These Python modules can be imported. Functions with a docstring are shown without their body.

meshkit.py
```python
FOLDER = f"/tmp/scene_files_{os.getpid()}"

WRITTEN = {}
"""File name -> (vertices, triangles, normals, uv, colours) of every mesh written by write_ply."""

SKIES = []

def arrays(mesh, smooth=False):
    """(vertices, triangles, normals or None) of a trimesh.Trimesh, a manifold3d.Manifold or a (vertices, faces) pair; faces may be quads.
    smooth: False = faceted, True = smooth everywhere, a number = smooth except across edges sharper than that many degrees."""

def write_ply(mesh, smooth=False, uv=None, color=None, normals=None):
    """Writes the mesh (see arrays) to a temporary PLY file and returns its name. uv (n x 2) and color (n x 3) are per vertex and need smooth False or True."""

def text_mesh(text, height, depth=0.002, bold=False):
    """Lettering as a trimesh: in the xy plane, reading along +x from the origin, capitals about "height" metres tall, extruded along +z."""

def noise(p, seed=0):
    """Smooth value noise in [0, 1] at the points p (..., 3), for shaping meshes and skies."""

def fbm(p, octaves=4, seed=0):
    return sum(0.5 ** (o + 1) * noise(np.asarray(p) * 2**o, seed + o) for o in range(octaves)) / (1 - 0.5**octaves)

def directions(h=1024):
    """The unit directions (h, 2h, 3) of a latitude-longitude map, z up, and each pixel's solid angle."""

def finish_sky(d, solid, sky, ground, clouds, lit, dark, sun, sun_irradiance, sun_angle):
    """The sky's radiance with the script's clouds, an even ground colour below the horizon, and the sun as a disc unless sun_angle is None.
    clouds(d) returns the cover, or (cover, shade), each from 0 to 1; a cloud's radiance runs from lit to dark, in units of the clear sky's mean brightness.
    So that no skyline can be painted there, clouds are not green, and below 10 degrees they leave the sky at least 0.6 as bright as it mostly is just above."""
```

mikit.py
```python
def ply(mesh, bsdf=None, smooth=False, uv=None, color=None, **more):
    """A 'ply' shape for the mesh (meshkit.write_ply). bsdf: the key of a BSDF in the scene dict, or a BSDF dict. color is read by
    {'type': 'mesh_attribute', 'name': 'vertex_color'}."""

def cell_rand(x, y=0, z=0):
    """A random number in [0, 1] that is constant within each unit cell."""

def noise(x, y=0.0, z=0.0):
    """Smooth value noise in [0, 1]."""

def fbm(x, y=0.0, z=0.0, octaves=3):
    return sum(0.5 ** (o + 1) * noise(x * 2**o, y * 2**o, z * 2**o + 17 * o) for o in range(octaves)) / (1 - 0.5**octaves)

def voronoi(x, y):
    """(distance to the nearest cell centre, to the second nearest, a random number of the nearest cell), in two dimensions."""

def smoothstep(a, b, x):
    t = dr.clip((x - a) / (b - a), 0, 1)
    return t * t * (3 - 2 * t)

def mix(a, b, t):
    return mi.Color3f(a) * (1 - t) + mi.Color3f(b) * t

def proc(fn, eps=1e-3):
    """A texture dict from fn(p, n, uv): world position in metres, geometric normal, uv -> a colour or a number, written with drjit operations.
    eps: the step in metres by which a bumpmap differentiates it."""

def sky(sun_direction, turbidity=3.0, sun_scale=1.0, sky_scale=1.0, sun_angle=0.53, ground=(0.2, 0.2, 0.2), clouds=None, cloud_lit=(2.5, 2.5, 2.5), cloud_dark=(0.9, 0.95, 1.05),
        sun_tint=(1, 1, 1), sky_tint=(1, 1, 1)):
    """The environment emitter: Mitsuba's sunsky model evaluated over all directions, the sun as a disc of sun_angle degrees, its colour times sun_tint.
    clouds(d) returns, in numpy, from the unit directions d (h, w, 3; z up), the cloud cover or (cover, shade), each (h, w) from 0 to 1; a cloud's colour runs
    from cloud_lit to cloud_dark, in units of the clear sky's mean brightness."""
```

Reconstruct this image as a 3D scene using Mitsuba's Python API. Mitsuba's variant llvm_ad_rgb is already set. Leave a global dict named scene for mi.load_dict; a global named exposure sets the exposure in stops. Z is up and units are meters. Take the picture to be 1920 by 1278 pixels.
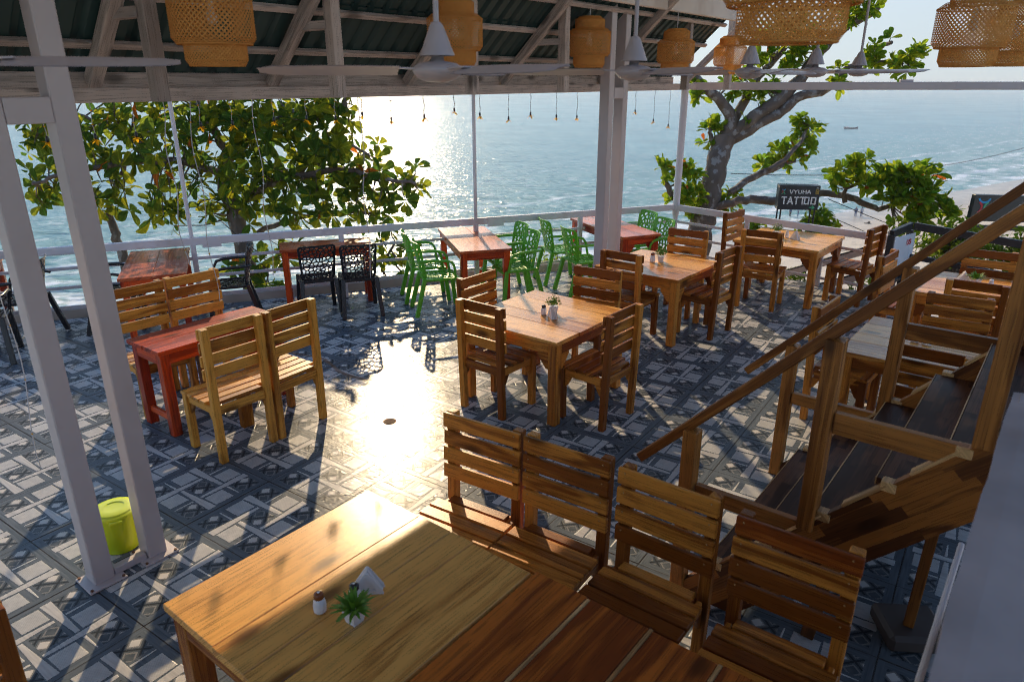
import math, random
import numpy as np, trimesh, drjit as dr, mitsuba as mi
import mikit, meshkit
from scipy.spatial import ConvexHull, Voronoi, cKDTree
from shapely.geometry import Polygon, box as sbox, Point
from shapely.ops import unary_union
import manifold3d as m3

T = mi.ScalarTransform4f
# ------------------------------------------------------------------ camera, light, exposure
CAM = np.array([0.0, 0.0, 2.4966])
FWD = np.array([-0.530758, 0.773993, -0.345298]); UP = np.array([-0.193409, 0.286056, 0.938491])
scene, labels = {'type': 'scene'}, {}
scene['camera'] = {
    'type': 'thinlens', 'fov': 72.1, 'fov_axis': 'x', 'aperture_radius': 0.0035, 'focus_distance': 5.2,
    'near_clip': 0.05, 'far_clip': 60000.0,
    'to_world': T().look_at(origin=CAM.tolist(), target=(CAM + FWD).tolist(), up=UP.tolist()),
    'film': {'type': 'hdrfilm', 'width': 1024, 'height': 681}, 'sampler': {'type': 'independent', 'sample_count': 64}}
SUN_AZ, SUN_EL = math.radians(135.0), math.radians(26.2)
SUN = [math.cos(SUN_AZ) * math.cos(SUN_EL), math.sin(SUN_AZ) * math.cos(SUN_EL), math.sin(SUN_EL)]


def sea_haze(d):
    "pale even haze low over the sea, thinning upwards"
    t = np.clip((d[..., 2] - 0.02) / 0.55, 0, 1)
    return 0.85 * (1 - t * t * (3 - 2 * t))


scene['sky'] = mikit.sky(SUN, turbidity=3.0, sun_scale=0.55, sun_tint=(1.0, 0.97, 0.92), sky_tint=(0.88, 1.0, 1.14), ground=(0.25, 0.24, 0.22),
                         clouds=sea_haze, cloud_lit=(1.02, 1.10, 1.18), cloud_dark=(0.9, 0.95, 1.0))
exposure = 2.8

# ------------------------------------------------------------------ helpers
RNG = np.random.default_rng(7)
AZ0 = math.radians(-4.0)
I3 = np.array([math.cos(AZ0), math.sin(AZ0), 0.0]); E3 = np.array([-math.sin(AZ0), math.cos(AZ0), 0.0])
RAIL_T = np.array([0.5736, 0.8192, 0.0]); RAIL_N = np.array([-0.8192, 0.5736, 0.0])


def ie(i, e, z=0.0):
    "a point in the roof's and stair's own frame: i runs inland, e along the eave"
    return I3 * i + E3 * e + np.array([0, 0, z])


def rz(a):
    c, s = math.cos(a), math.sin(a)
    return np.array([[c, -s, 0], [s, c, 0], [0, 0, 1.0]])


RIE = rz(AZ0)


def _chamfer():
    v = []
    for sx in (-1, 1):
        for sy in (-1, 1):
            for sz in (-1, 1):
                for k in range(3):
                    v.append((sx, sy, sz, k))
    base = np.array([[a[j] * (0.5 if j == a[3] else 0.4) for j in range(3)] for a in v])
    h = ConvexHull(base)
    f = h.simplices.copy()
    for q in range(len(f)):
        a, b, c = base[f[q]]
        if np.dot(np.cross(b - a, c - a), a + b + c) < 0:
            f[q] = f[q][::-1]
    return np.array(v), f


CH_V, CH_F = _chamfer()
_bid = [0]


class M:
    "collects vertices, faces and uv of one mesh"
    def __init__(s):
        s.v, s.f, s.uv, s.n = [], [], [], 0

    def add(s, v, f, uv=None):
        v = np.asarray(v, float); f = np.asarray(f, int)
        if f.shape[1] == 4:
            f = np.vstack([f[:, [0, 1, 2]], f[:, [0, 2, 3]]])
        s.v.append(v); s.f.append(f + s.n); s.uv.append(np.zeros((len(v), 2)) if uv is None else np.asarray(uv, float)[:, :2]); s.n += len(v)
        return s

    def box(s, c, d, R=None, bev=0.004, grain=None, bid=None):
        d = np.asarray(d, float); bev = min(bev, 0.3 * d.min())
        sg, k = CH_V[:, :3].astype(float), CH_V[:, 3]
        loc = sg * (d / 2)
        for j in range(3):
            loc[:, j] -= sg[:, j] * bev * (k != j)
        if grain is None:
            grain = int(np.argmax(d))
        if bid is None:
            bid = _bid[0]; _bid[0] += 1
        o = [j for j in range(3) if j != grain]
        uv = np.stack([loc[:, grain] + (bid * 1.37) % 11, loc[:, o[0]] + loc[:, o[1]] + 5 + 10 * bid], 1)
        v = loc if R is None else loc @ np.asarray(R).T
        return s.add(v + np.asarray(c, float), CH_F, uv)

    def bar(s, a, b, w, h, up=(0, 0, 1), bev=0.004, bid=None):
        "a box from a to b, w wide across, h along up"
        a, b = np.asarray(a, float), np.asarray(b, float)
        x = b - a; L = np.linalg.norm(x); x /= L
        y = np.cross(np.asarray(up, float), x); y /= np.linalg.norm(y); z = np.cross(x, y)
        return s.box((a + b) / 2, (L, w, h), np.stack([x, y, z], 1), bev, 0, bid)

    def tube(s, path, r, n=8, cap=True):
        p = np.asarray(path, float); r = np.broadcast_to(np.asarray(r, float), (len(p),))
        t = np.gradient(p, axis=0); t /= np.linalg.norm(t, axis=1, keepdims=True) + 1e-12
        a = np.cross(t[0], [0.31, 0.17, 0.93]); a /= np.linalg.norm(a)
        ang = np.arange(n) * 2 * np.pi / n
        V, U = [], []; L = 0
        for k in range(len(p)):
            a = a - t[k] * (a @ t[k]); a /= np.linalg.norm(a); b = np.cross(t[k], a)
            if k: L += np.linalg.norm(p[k] - p[k - 1])
            V.append(p[k] + r[k] * (np.cos(ang)[:, None] * a + np.sin(ang)[:, None] * b)); U.append(np.stack([np.full(n, L), 5 + ang * max(r[k], .01)], 1))
        V, U = np.vstack(V), np.vstack(U); F = []
        for k in range(len(p) - 1):
            for j in range(n):
                q = (j + 1) % n
                F.append((k * n + j, k * n + q, (k + 1) * n + q, (k + 1) * n + j))
        F = np.array(F)
        s.add(V, F, U)
        if cap:
            for k, rev in ((0, True), (len(p) - 1, False)):
                fan = [(0, j, j + 1) for j in range(1, n - 1)]
                s.add(V[k * n:(k + 1) * n], np.array([q[::-1] for q in fan] if rev else fan), U[k * n:(k + 1) * n])
        return s

    def lathe(s, prof, n=24, c=(0, 0, 0)):
        "prof: list of (radius, z) from bottom to top"
        pr = np.asarray(prof, float); ang = np.arange(n) * 2 * np.pi / n
        V = np.vstack([np.stack([r * np.cos(ang), r * np.sin(ang), np.full(n, z)], 1) for r, z in pr]); F = []
        for k in range(len(pr) - 1):
            for j in range(n):
                q = (j + 1) % n
                F.append((k * n + j, k * n + q, (k + 1) * n + q, (k + 1) * n + j))
        U = np.stack([V[:, 2], np.tile(ang * 0.1, len(pr)) + 5], 1)
        return s.add(V + np.asarray(c, float), np.array(F), U)

    def prism(s, poly, th, R=None, c=(0, 0, 0), bid=None):
        "shapely polygon in the xy plane extruded th along z"
        t = trimesh.creation.extrude_polygon(poly, th, engine='earcut')
        if bid is None:
            bid = _bid[0]; _bid[0] += 1
        v = np.array(t.vertices); uv = np.stack([v[:, 0] + (bid * 1.37) % 11, v[:, 1] + v[:, 2] + 5 + 10 * bid], 1)
        if R is not None: v = v @ np.asarray(R).T
        return s.add(v + np.asarray(c, float), np.array(t.faces), uv)

    def ply(s, bsdf, smooth=False):
        v, f, uv = np.vstack(s.v), np.vstack(s.f), np.vstack(s.uv)
        return mikit.ply((v, f), bsdf, smooth, uv=uv)


_count = {}


def numbered(name):
    n = _count.get(name, -1) + 1; _count[name] = n
    return name if n == 0 else f'{name}_{n:03d}'


def obj(name, m, bsdf, parent=None, smooth=False, tw=None):
    key = numbered((parent + '__' if parent else '') + name)
    d = m if isinstance(m, dict) else m.ply(bsdf, smooth)
    scene[key] = {**d, 'to_world': tw} if tw is not None else d
    return key


def tag(key, label=None, cat=None, group=None, kind=None):
    labels[key] = {k: v for k, v in (('label', label), ('category', cat), ('group', group), ('kind', kind)) if v}
    return key


def thing(name, label, cat, group=None):
    return tag(numbered(name), label, cat, group)


def xf(x, y, z=0.0, az=0.0, sc=1.0):
    t = T().translate([float(x), float(y), float(z)]).rotate([0, 0, 1], math.degrees(az))
    return t.scale(sc) if sc != 1.0 else t


def place(root, proto, tw):
    "proto: list of (part name, ply dict); part names repeat freely, 'a__b' is a sub-part of the latest a"
    last = {}
    for name, d in proto:
        if '__' in name:
            a, b = name.split('__'); key = numbered(last[a] + '__' + b)
        else:
            key = numbered(root + '__' + name); last[name] = key
        scene[key] = {**d, 'to_world': tw}


# ------------------------------------------------------------------ materials
def bsdf(key, d):
    scene[key] = d
    return key


def rgb(c):
    return {'type': 'rgb', 'value': list(c)}


def plain(key, col, rough=0.5, spec=0.5, var=0.12, scale=6.0, metallic=0.0, two=True, dirt=None, coat=0.0):
    def fn(p, n, uv):
        k = mikit.fbm(p.x * scale, p.y * scale, p.z * scale, 4)
        c = mi.Color3f(col) * (1 - var + 2 * var * k)
        if dirt is not None:
            g = mikit.fbm(p.x * 3.1 + 7, p.y * 3.1, p.z * 1.3, 4)
            c = mikit.mix(c, dirt, mikit.smoothstep(0.52, 0.78, g) * 0.6)
        return c
    d = {'type': 'principled', 'base_color': mikit.proc(fn), 'roughness': rough, 'specular': spec, 'metallic': metallic}
    if coat: d.update(clearcoat=coat, clearcoat_gloss=0.9)
    return bsdf(key, {'type': 'twosided', 'b': d} if two else d)


def wood(key, light, dark, rough=0.36, tone=0.35, blocks=False, coat=0.0, knots=True, worn=None, spec=0.24):
    light, dark = mi.Color3f(light), mi.Color3f(dark)

    def fn(p, n, uv):
        idn = dr.floor(uv.y / 10.0); y = uv.y - 10.0 * idn - 5.0; x = uv.x
        if blocks:
            row = dr.floor(y / 0.055); xo = x + mikit.cell_rand(row, idn, 9) * 0.6
            blk = dr.floor(xo / 0.31); r1 = mikit.cell_rand(row, blk, idn)
            sx = r1 * 31.0
        else:
            r1 = mikit.cell_rand(idn, 3, 5); sx = r1 * 57.0
        warp = mikit.fbm(x * 1.6 + sx, y * 7.0 + sx, 0, 3)
        band = mikit.noise(x * 0.9 + sx, y * 26.0 + warp * 9.0 + sx, 1)
        fine = mikit.fbm(x * 5.0 + sx, y * 170.0, 2, 2)
        streak = mikit.fbm(x * 1.1 + sx, y * 60.0 + warp * 5.0, 4, 3)
        t = 0.42 * band + 0.33 * streak + 0.25 * fine
        t = mikit.smoothstep(0.28, 0.72, t + tone * (r1 - 0.5))
        c = mikit.mix(light, dark, t)
        pore = mikit.smoothstep(0.66, 0.80, mikit.noise(x * 9.0 + sx, y * 420.0, 6)) * 0.35
        c = c * (1.0 - pore)
        if knots:
            d1, d2, w = mikit.voronoi(x * 2.2 + sx, y * 5.5 + sx * 0.7)
            kn = mikit.smoothstep(0.24, 0.05, d1) * dr.select(w > 0.66, 1.0, 0.0)
            c = mikit.mix(c, dark * 0.28, kn * 0.85)
        if worn is not None:
            g = mikit.fbm(p.x * 5.0, p.y * 5.0, p.z * 5.0, 4)
            g2 = mikit.fbm(x * 3.0, y * 24.0, 8, 3)
            c = mikit.mix(c, worn, mikit.smoothstep(0.56, 0.78, 0.6 * g + 0.4 * g2) * 0.55)
        return c
    d = {'type': 'principled', 'base_color': mikit.proc(fn), 'roughness': rough, 'specular': spec}
    if coat: d.update(clearcoat=coat, clearcoat_gloss=0.86)
    return bsdf(key, {'type': 'twosided', 'b': d})


wood('wood_honey', (0.74, 0.37, 0.090), (0.38, 0.135, 0.020), 0.24, 0.55, spec=0.42)
wood('wood_chair', (0.58, 0.225, 0.034), (0.20, 0.054, 0.006), 0.34, 0.7)
wood('wood_gold', (0.62, 0.295, 0.050), (0.25, 0.085, 0.010), 0.34, 0.6)
wood('wood_russet', (0.50, 0.135, 0.016), (0.20, 0.040, 0.005), 0.30, 0.5)
wood('wood_red', (0.66, 0.085, 0.014), (0.26, 0.024, 0.008), 0.28, 0.4)
wood('wood_red_top', (0.54, 0.12, 0.040), (0.24, 0.038, 0.016), 0.24, 0.4, worn=(0.50, 0.28, 0.20), spec=0.4)
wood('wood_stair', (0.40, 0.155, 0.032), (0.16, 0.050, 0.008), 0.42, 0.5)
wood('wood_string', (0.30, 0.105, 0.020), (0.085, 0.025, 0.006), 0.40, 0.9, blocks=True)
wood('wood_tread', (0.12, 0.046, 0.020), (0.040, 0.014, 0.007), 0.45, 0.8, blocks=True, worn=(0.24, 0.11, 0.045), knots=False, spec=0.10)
wood('wood_pale', (0.66, 0.40, 0.17), (0.36, 0.19, 0.07), 0.42, 0.4)
wood('wood_roof', (0.50, 0.42, 0.37), (0.30, 0.25, 0.22), 0.6, 0.5, worn=(0.22, 0.19, 0.17))
plain('white_paint', (0.60, 0.585, 0.62), 0.42, 0.5, 0.05, 3.0, dirt=(0.42, 0.37, 0.35))
plain('column_paint', (0.46, 0.41, 0.405), 0.45, 0.5, 0.06, 2.5, dirt=(0.40, 0.34, 0.32))
plain('fan_paint', (0.40, 0.345, 0.345), 0.33, 0.5, 0.06, 8.0)
plain('roof_sheet', (0.020, 0.050, 0.048), 0.45, 0.5, 0.35, 2.0)
plain('slab_white', (0.62, 0.58, 0.53), 0.8, 0.3, 0.08, 2.0, dirt=(0.45, 0.38, 0.33))
plain('plaster_grey', (0.37, 0.30, 0.275), 0.75, 0.3, 0.30, 7.0, dirt=(0.24, 0.16, 0.13))
plain('rust', (0.16, 0.075, 0.04), 0.7, 0.3, 0.3, 20.0)
plain('plastic_green', (0.11, 0.40, 0.02), 0.30, 0.5, 0.06, 5.0)
plain('plastic_black', (0.012, 0.013, 0.016), 0.28, 0.5, 0.1, 5.0)
plain('plastic_lime', (0.50, 0.60, 0.012), 0.28, 0.5, 0.03, 5.0)
plain('ceramic', (0.72, 0.70, 0.69), 0.25, 0.5, 0.03, 9.0)
plain('napkin', (0.74, 0.71, 0.69), 0.9, 0.2, 0.05, 30.0)
plain('cap_black', (0.015, 0.016, 0.02), 0.25, 0.5, 0.05, 9.0)
plain('cap_amber', (0.22, 0.06, 0.015), 0.25, 0.5, 0.1, 9.0)
plain('sign_dark', (0.030, 0.036, 0.042), 0.35, 0.5, 0.15, 4.0)
plain('sign_white', (0.75, 0.76, 0.77), 0.5, 0.4, 0.03, 4.0)
plain('logo_red', (0.55, 0.03, 0.05), 0.5, 0.4, 0.03, 4.0)
plain('logo_blue', (0.03, 0.32, 0.62), 0.5, 0.4, 0.03, 4.0)
plain('logo_green', (0.08, 0.42, 0.22), 0.5, 0.4, 0.03, 4.0)
plain('logo_gold', (0.55, 0.36, 0.06), 0.5, 0.4, 0.03, 4.0)
plain('steel_black', (0.018, 0.020, 0.024), 0.45, 0.5, 0.15, 4.0)
plain('cable_dark', (0.03, 0.03, 0.035), 0.6, 0.3, 0.1, 4.0)
plain('cable_light', (0.45, 0.45, 0.48), 0.6, 0.3, 0.1, 4.0)
plain('banner_sheet', (0.58, 0.64, 0.70), 0.6, 0.3, 0.08, 4.0)
plain('skin', (0.28, 0.15, 0.09), 0.6, 0.3, 0.08, 4.0)
plain('cloth_blue', (0.06, 0.10, 0.20), 0.8, 0.2, 0.15, 14.0)
plain('cloth_pale', (0.40, 0.42, 0.46), 0.8, 0.2, 0.15, 14.0)
plain('cloth_dark', (0.03, 0.03, 0.04), 0.8, 0.2, 0.15, 14.0)
plain('boat_paint', (0.10, 0.13, 0.17), 0.6, 0.3, 0.2, 2.0)
bsdf('petal', {'type': 'principledthin', 'base_color': rgb((0.80, 0.46, 0.02)), 'roughness': 0.5, 'spec_trans': 0.0, 'diff_trans': 1.0, 'eta': 1.3})
plain('pot_leaf', (0.13, 0.22, 0.02), 0.5, 0.4, 0.45, 60.0)
plain('pot_leaf_dark', (0.12, 0.25, 0.018), 0.5, 0.4, 0.45, 60.0)
plain('kerb', (0.40, 0.37, 0.34), 0.85, 0.3, 0.2, 4.0)
plain('stone_dark', (0.05, 0.035, 0.03), 0.6, 0.4, 0.3, 6.0)


def leaf_bsdf(key, a, b, c):
    def fn(p, n, uv):
        r = mikit.cell_rand(dr.floor(uv.y / 10.0), 2, 7)
        col = mikit.mix(a, b, r * r)
        col = mikit.mix(col, c, dr.select(r > 0.985, 1.0, 0.0))
        y = uv.y - 10.0 * dr.floor(uv.y / 10.0) - 5.0
        vein = mikit.smoothstep(0.10, 0.02, dr.abs(y))
        return col * (1.0 + 0.5 * vein) * (0.8 + 0.4 * mikit.noise(uv.x * 30, y * 9, r * 50))
    return bsdf(key, {'type': 'principledthin', 'base_color': mikit.proc(fn), 'roughness': 0.38, 'spec_trans': 0.0, 'diff_trans': 1.25, 'eta': 1.4})


leaf_bsdf('leaf_deep', (0.065, 0.14, 0.022), (0.34, 0.34, 0.02), (0.50, 0.14, 0.02))
leaf_bsdf('leaf_bright', (0.13, 0.25, 0.02), (0.36, 0.40, 0.02), (0.40, 0.10, 0.02))
leaf_bsdf('leaf_hedge', (0.13, 0.22, 0.02), (0.34, 0.38, 0.04), (0.42, 0.33, 0.05))


def fn_bark(p, n, uv):
    k = mikit.fbm(p.x * 9, p.y * 9, p.z * 3, 4); l = mikit.smoothstep(0.55, 0.7, mikit.fbm(p.x * 14 + 3, p.y * 14, p.z * 9, 3))
    return mikit.mix(mikit.mix((0.075, 0.055, 0.045), (0.21, 0.165, 0.135), k), (0.36, 0.35, 0.34), l * 0.6)


bsdf('bark', {'type': 'bumpmap', 'arbitrary': mikit.proc(lambda p, n, uv: mikit.fbm(p.x * 16, p.y * 16, p.z * 5, 4), 0.004), 'scale': 0.03,
              'b': {'type': 'principled', 'base_color': mikit.proc(fn_bark), 'roughness': 0.85, 'specular': 0.3}})


def fn_bamboo(p, n, uv):
    k = mikit.fbm(p.x * 60, p.y * 60, p.z * 60, 3)
    return mikit.mix((0.78, 0.42, 0.13), (0.58, 0.25, 0.06), k)


bsdf('bamboo', {'type': 'principledthin', 'base_color': mikit.proc(fn_bamboo), 'roughness': 0.5, 'spec_trans': 0.0, 'diff_trans': 0.6, 'eta': 1.4})

TILE, TOX, TOY = 0.6, -6.079 * 0.6, 6.080 * 0.6


def tile_parts(p):
    gx, gy = (p.x - TOX) / TILE, (p.y - TOY) / TILE
    cx, cy = dr.floor(gx), dr.floor(gy); a, b = gx - cx, gy - cy

    def ins(x, lo, hi): return dr.select((x > lo) & (x < hi), 1.0, 0.0)

    def wedge(u, v, u0, u1, m0, w0, w1):
        t = dr.clip((u - u0) / (u1 - u0), 0, 1); w = w0 + (w1 - w0) * t
        return ins(u, u0, u1) * dr.select(dr.abs(v - m0) < w, 1.0, 0.0)
    plank = dr.maximum(dr.maximum(wedge(a, b, 0.385, 0.945, 0.337, 0.018, 0.046), wedge(a, b, 0.055, 0.615, 0.668, 0.046, 0.018)),
                       dr.maximum(wedge(b, a, 0.385, 0.945, 0.665, 0.018, 0.046), wedge(b, a, 0.055, 0.615, 0.335, 0.046, 0.018)))
    lo_a, mi_a, hi_a = ins(a, 0.075, 0.285), ins(a, 0.395, 0.605), ins(a, 0.715, 0.925)
    lo_b, mi_b, hi_b = ins(b, 0.075, 0.285), ins(b, 0.395, 0.605), ins(b, 0.715, 0.925)
    stone = lo_a * mi_b + hi_a * mi_b + mi_a * lo_b + mi_a * hi_b
    lat = lo_a * lo_b + hi_a * hi_b + lo_a * hi_b + hi_a * lo_b + mi_a * mi_b
    thin = wedge(a, b, 0.08, 0.29, 0.325, 0.005, 0.012) + wedge(a, b, 0.71, 0.92, 0.675, 0.012, 0.005) + wedge(b, a, 0.08, 0.29, 0.675, 0.005, 0.012) + wedge(b, a, 0.71, 0.92, 0.325, 0.012, 0.005)
    thin = thin * (1 - plank)
    # lattice: diagonal lines and small diamonds, 3 to a square
    ca, cb = (a - 0.02) * 9.52, (b - 0.02) * 9.52
    u, v = (ca + cb) * 0.5, (ca - cb) * 0.5
    fu, fv = u - dr.floor(u), v - dr.floor(v)
    du, dv = dr.abs(fu - 0.5), dr.abs(fv - 0.5); mm = dr.maximum(du, dv)
    line = dr.select(mm > 0.44, 1.0, 0.0); ring = dr.select((mm < 0.34) & (mm > 0.25), 1.0, 0.0); core = dr.select(mm < 0.25, 1.0, 0.0)
    pick = mikit.cell_rand(dr.floor(u) * 1.0, dr.floor(v) * 1.0, 4)
    par = dr.floor(u) + dr.floor(v); white = core * dr.select((par - 2 * dr.floor(par / 2)) < 0.5, 1.0, 0.0)
    band = dr.maximum(dr.select(dr.abs(a - 0.5) > 0.44, 1.0, 0.0), dr.select(dr.abs(b - 0.5) > 0.44, 1.0, 0.0))
    return cx, cy, a, b, plank, stone, lat, thin, line, ring, white, band


def fn_tile(p, n, uv):
    cx, cy, a, b, plank, stone, lat, thin, line, ring, white, band = tile_parts(p)
    r = mikit.cell_rand(cx, cy, 1)
    mott = mikit.fbm(p.x * 42, p.y * 42, 1, 3); big = mikit.fbm(p.x * 1.4, p.y * 1.4, 5, 3)
    grain = mikit.fbm(p.x * 9 + r * 9, p.y * 120, 2, 3); grain2 = mikit.fbm(p.x * 120, p.y * 9 + r * 7, 2, 3)
    g = dr.select(dr.abs(a - 0.5) > 0.44, grain2, grain)
    c = mikit.mix((0.062, 0.080, 0.098), (0.150, 0.170, 0.188), g)
    flower = 0.5 + 0.5 * dr.sin(((a - dr.floor(a * 3.03) / 3.03)) * 260) * dr.sin((b - dr.floor(b * 3.03) / 3.03) * 260)
    c = mikit.mix(c, mikit.mix((0.33, 0.335, 0.33), (0.52, 0.515, 0.50), 0.55 * mott + 0.45 * flower), stone)
    latc = mikit.mix((0.055, 0.068, 0.080), (0.11, 0.125, 0.135), mott)
    latc = mikit.mix(latc, (0.20, 0.20, 0.195), ring)
    latc = mikit.mix(latc, (0.035, 0.04, 0.045), line)
    latc = mikit.mix(latc, (0.52, 0.50, 0.47), white)
    c = mikit.mix(c, latc, lat)
    c = mikit.mix(c, mikit.mix((0.36, 0.355, 0.35), (0.55, 0.54, 0.52), grain), plank)
    c = mikit.mix(c, (0.50, 0.49, 0.47), dr.clip(thin, 0, 1))
    # grime between tiles, general wear, a dried trickle of water
    e = dr.maximum(dr.abs(a - 0.5), dr.abs(b - 0.5))
    c = mikit.mix(c, (0.05, 0.040, 0.032), mikit.smoothstep(0.490, 0.4985, e) * 0.8)
    c = c * (0.84 + 0.32 * big)
    yy = 3.92 + 0.10 * dr.sin(p.x * 2.7 + 1.0) + 0.05 * dr.sin(p.x * 7.1) - 0.30 * (p.x + 4.4)
    wid = 0.022 + 0.02 * mikit.noise(p.x * 7, p.y * 7, 3)
    st = mikit.smoothstep(wid, wid * 0.3, dr.abs(p.y - yy)) * mikit.smoothstep(-5.6, -5.2, p.x) * mikit.smoothstep(-2.5, -3.1, p.x)
    c = mikit.mix(c, (0.16, 0.085, 0.045), st * 0.75)
    return c


def fn_tile_h(p, n, uv):
    cx, cy, a, b, plank, stone, lat, thin, line, ring, white, band = tile_parts(p)
    k = mikit.fbm(p.x * 28, p.y * 90, 6, 3); wav = mikit.fbm(p.x * 75, p.y * 30, 9, 2)
    return 0.5 * (plank + stone) + 0.6 * thin + lat * (0.15 + 0.5 * white - 0.4 * line) + 0.28 * k + 0.5 * wav * stone + 0.3 * mikit.noise(p.x * 5, p.y * 5, 1)


bsdf('tile', {'type': 'bumpmap', 'arbitrary': mikit.proc(fn_tile_h, 0.0025), 'scale': 0.0022,
              'b': {'type': 'principled', 'base_color': mikit.proc(fn_tile), 'roughness': mikit.proc(lambda p, n, uv: 0.20 + 0.10 * mikit.fbm(p.x * 4, p.y * 4, 2, 3)), 'specular': 0.05}})

SHORE = [(-40, -170), (0, -121), (29, -87), (41, -76), (55, -64), (86, -46), (108, -38), (134, -28), (149, -22), (180, -11), (221, 4), (300, 30), (500, 90), (900, 190)]
SEA_Z = -20.5


def shore_dr(p):
    "metres offshore of the waterline"
    y = p.y + 2.5 * dr.sin(p.x * 0.11 + p.y * 0.05)
    x = mi.Float(SHORE[0][1])
    for (y0, x0), (y1, x1) in zip(SHORE[:-1], SHORE[1:]):
        x = dr.select(y > y0, x0 + (x1 - x0) * (y - y0) / (y1 - y0), x)
    return (x - p.x) * 0.82


def shore_np(x, y):
    return (np.interp(y, [a for a, _ in SHORE], [b for _, b in SHORE]) - x) * 0.82


def fn_sea(p, n, uv):
    s = shore_dr(p)
    k = mikit.fbm(p.x * 0.05, p.y * 0.05, 3, 4)
    k2 = mikit.fbm(p.x * 0.35, p.y * 0.35, 5, 4)
    deep = mikit.mix((0.055, 0.200, 0.240), (0.095, 0.285, 0.315), k)
    shallow = mikit.mix((0.05, 0.21, 0.22), (0.12, 0.28, 0.27), k2)
    c = mikit.mix(shallow, deep, mikit.smoothstep(10, 90, s))
    w = s + 9 * mikit.fbm(p.x * 0.045 + 5, p.y * 0.045, 1, 3)
    line = mi.Float(0)
    for at, wd in ((3.0, 3.2), (13.0, 2.6), (25.0, 2.4), (41.0, 1.6)):
        line = dr.maximum(line, mikit.smoothstep(wd, 0.2, dr.abs(w - at)) * (0.9 if at < 20 else 0.6))
    lace = mikit.smoothstep(0.46, 0.64, k2)
    foam = line * (0.35 + 0.65 * lace) + 0.35 * lace * mikit.smoothstep(40, 5, s)
    chop = mikit.smoothstep(0.62, 0.74, mikit.fbm(p.x * 0.5, p.y * 0.5, 8, 4)) * 0.35 * mikit.smoothstep(110, 30, s)
    return mikit.mix(c, (0.72, 0.75, 0.76), dr.clip(foam + chop, 0, 0.92))


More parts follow.
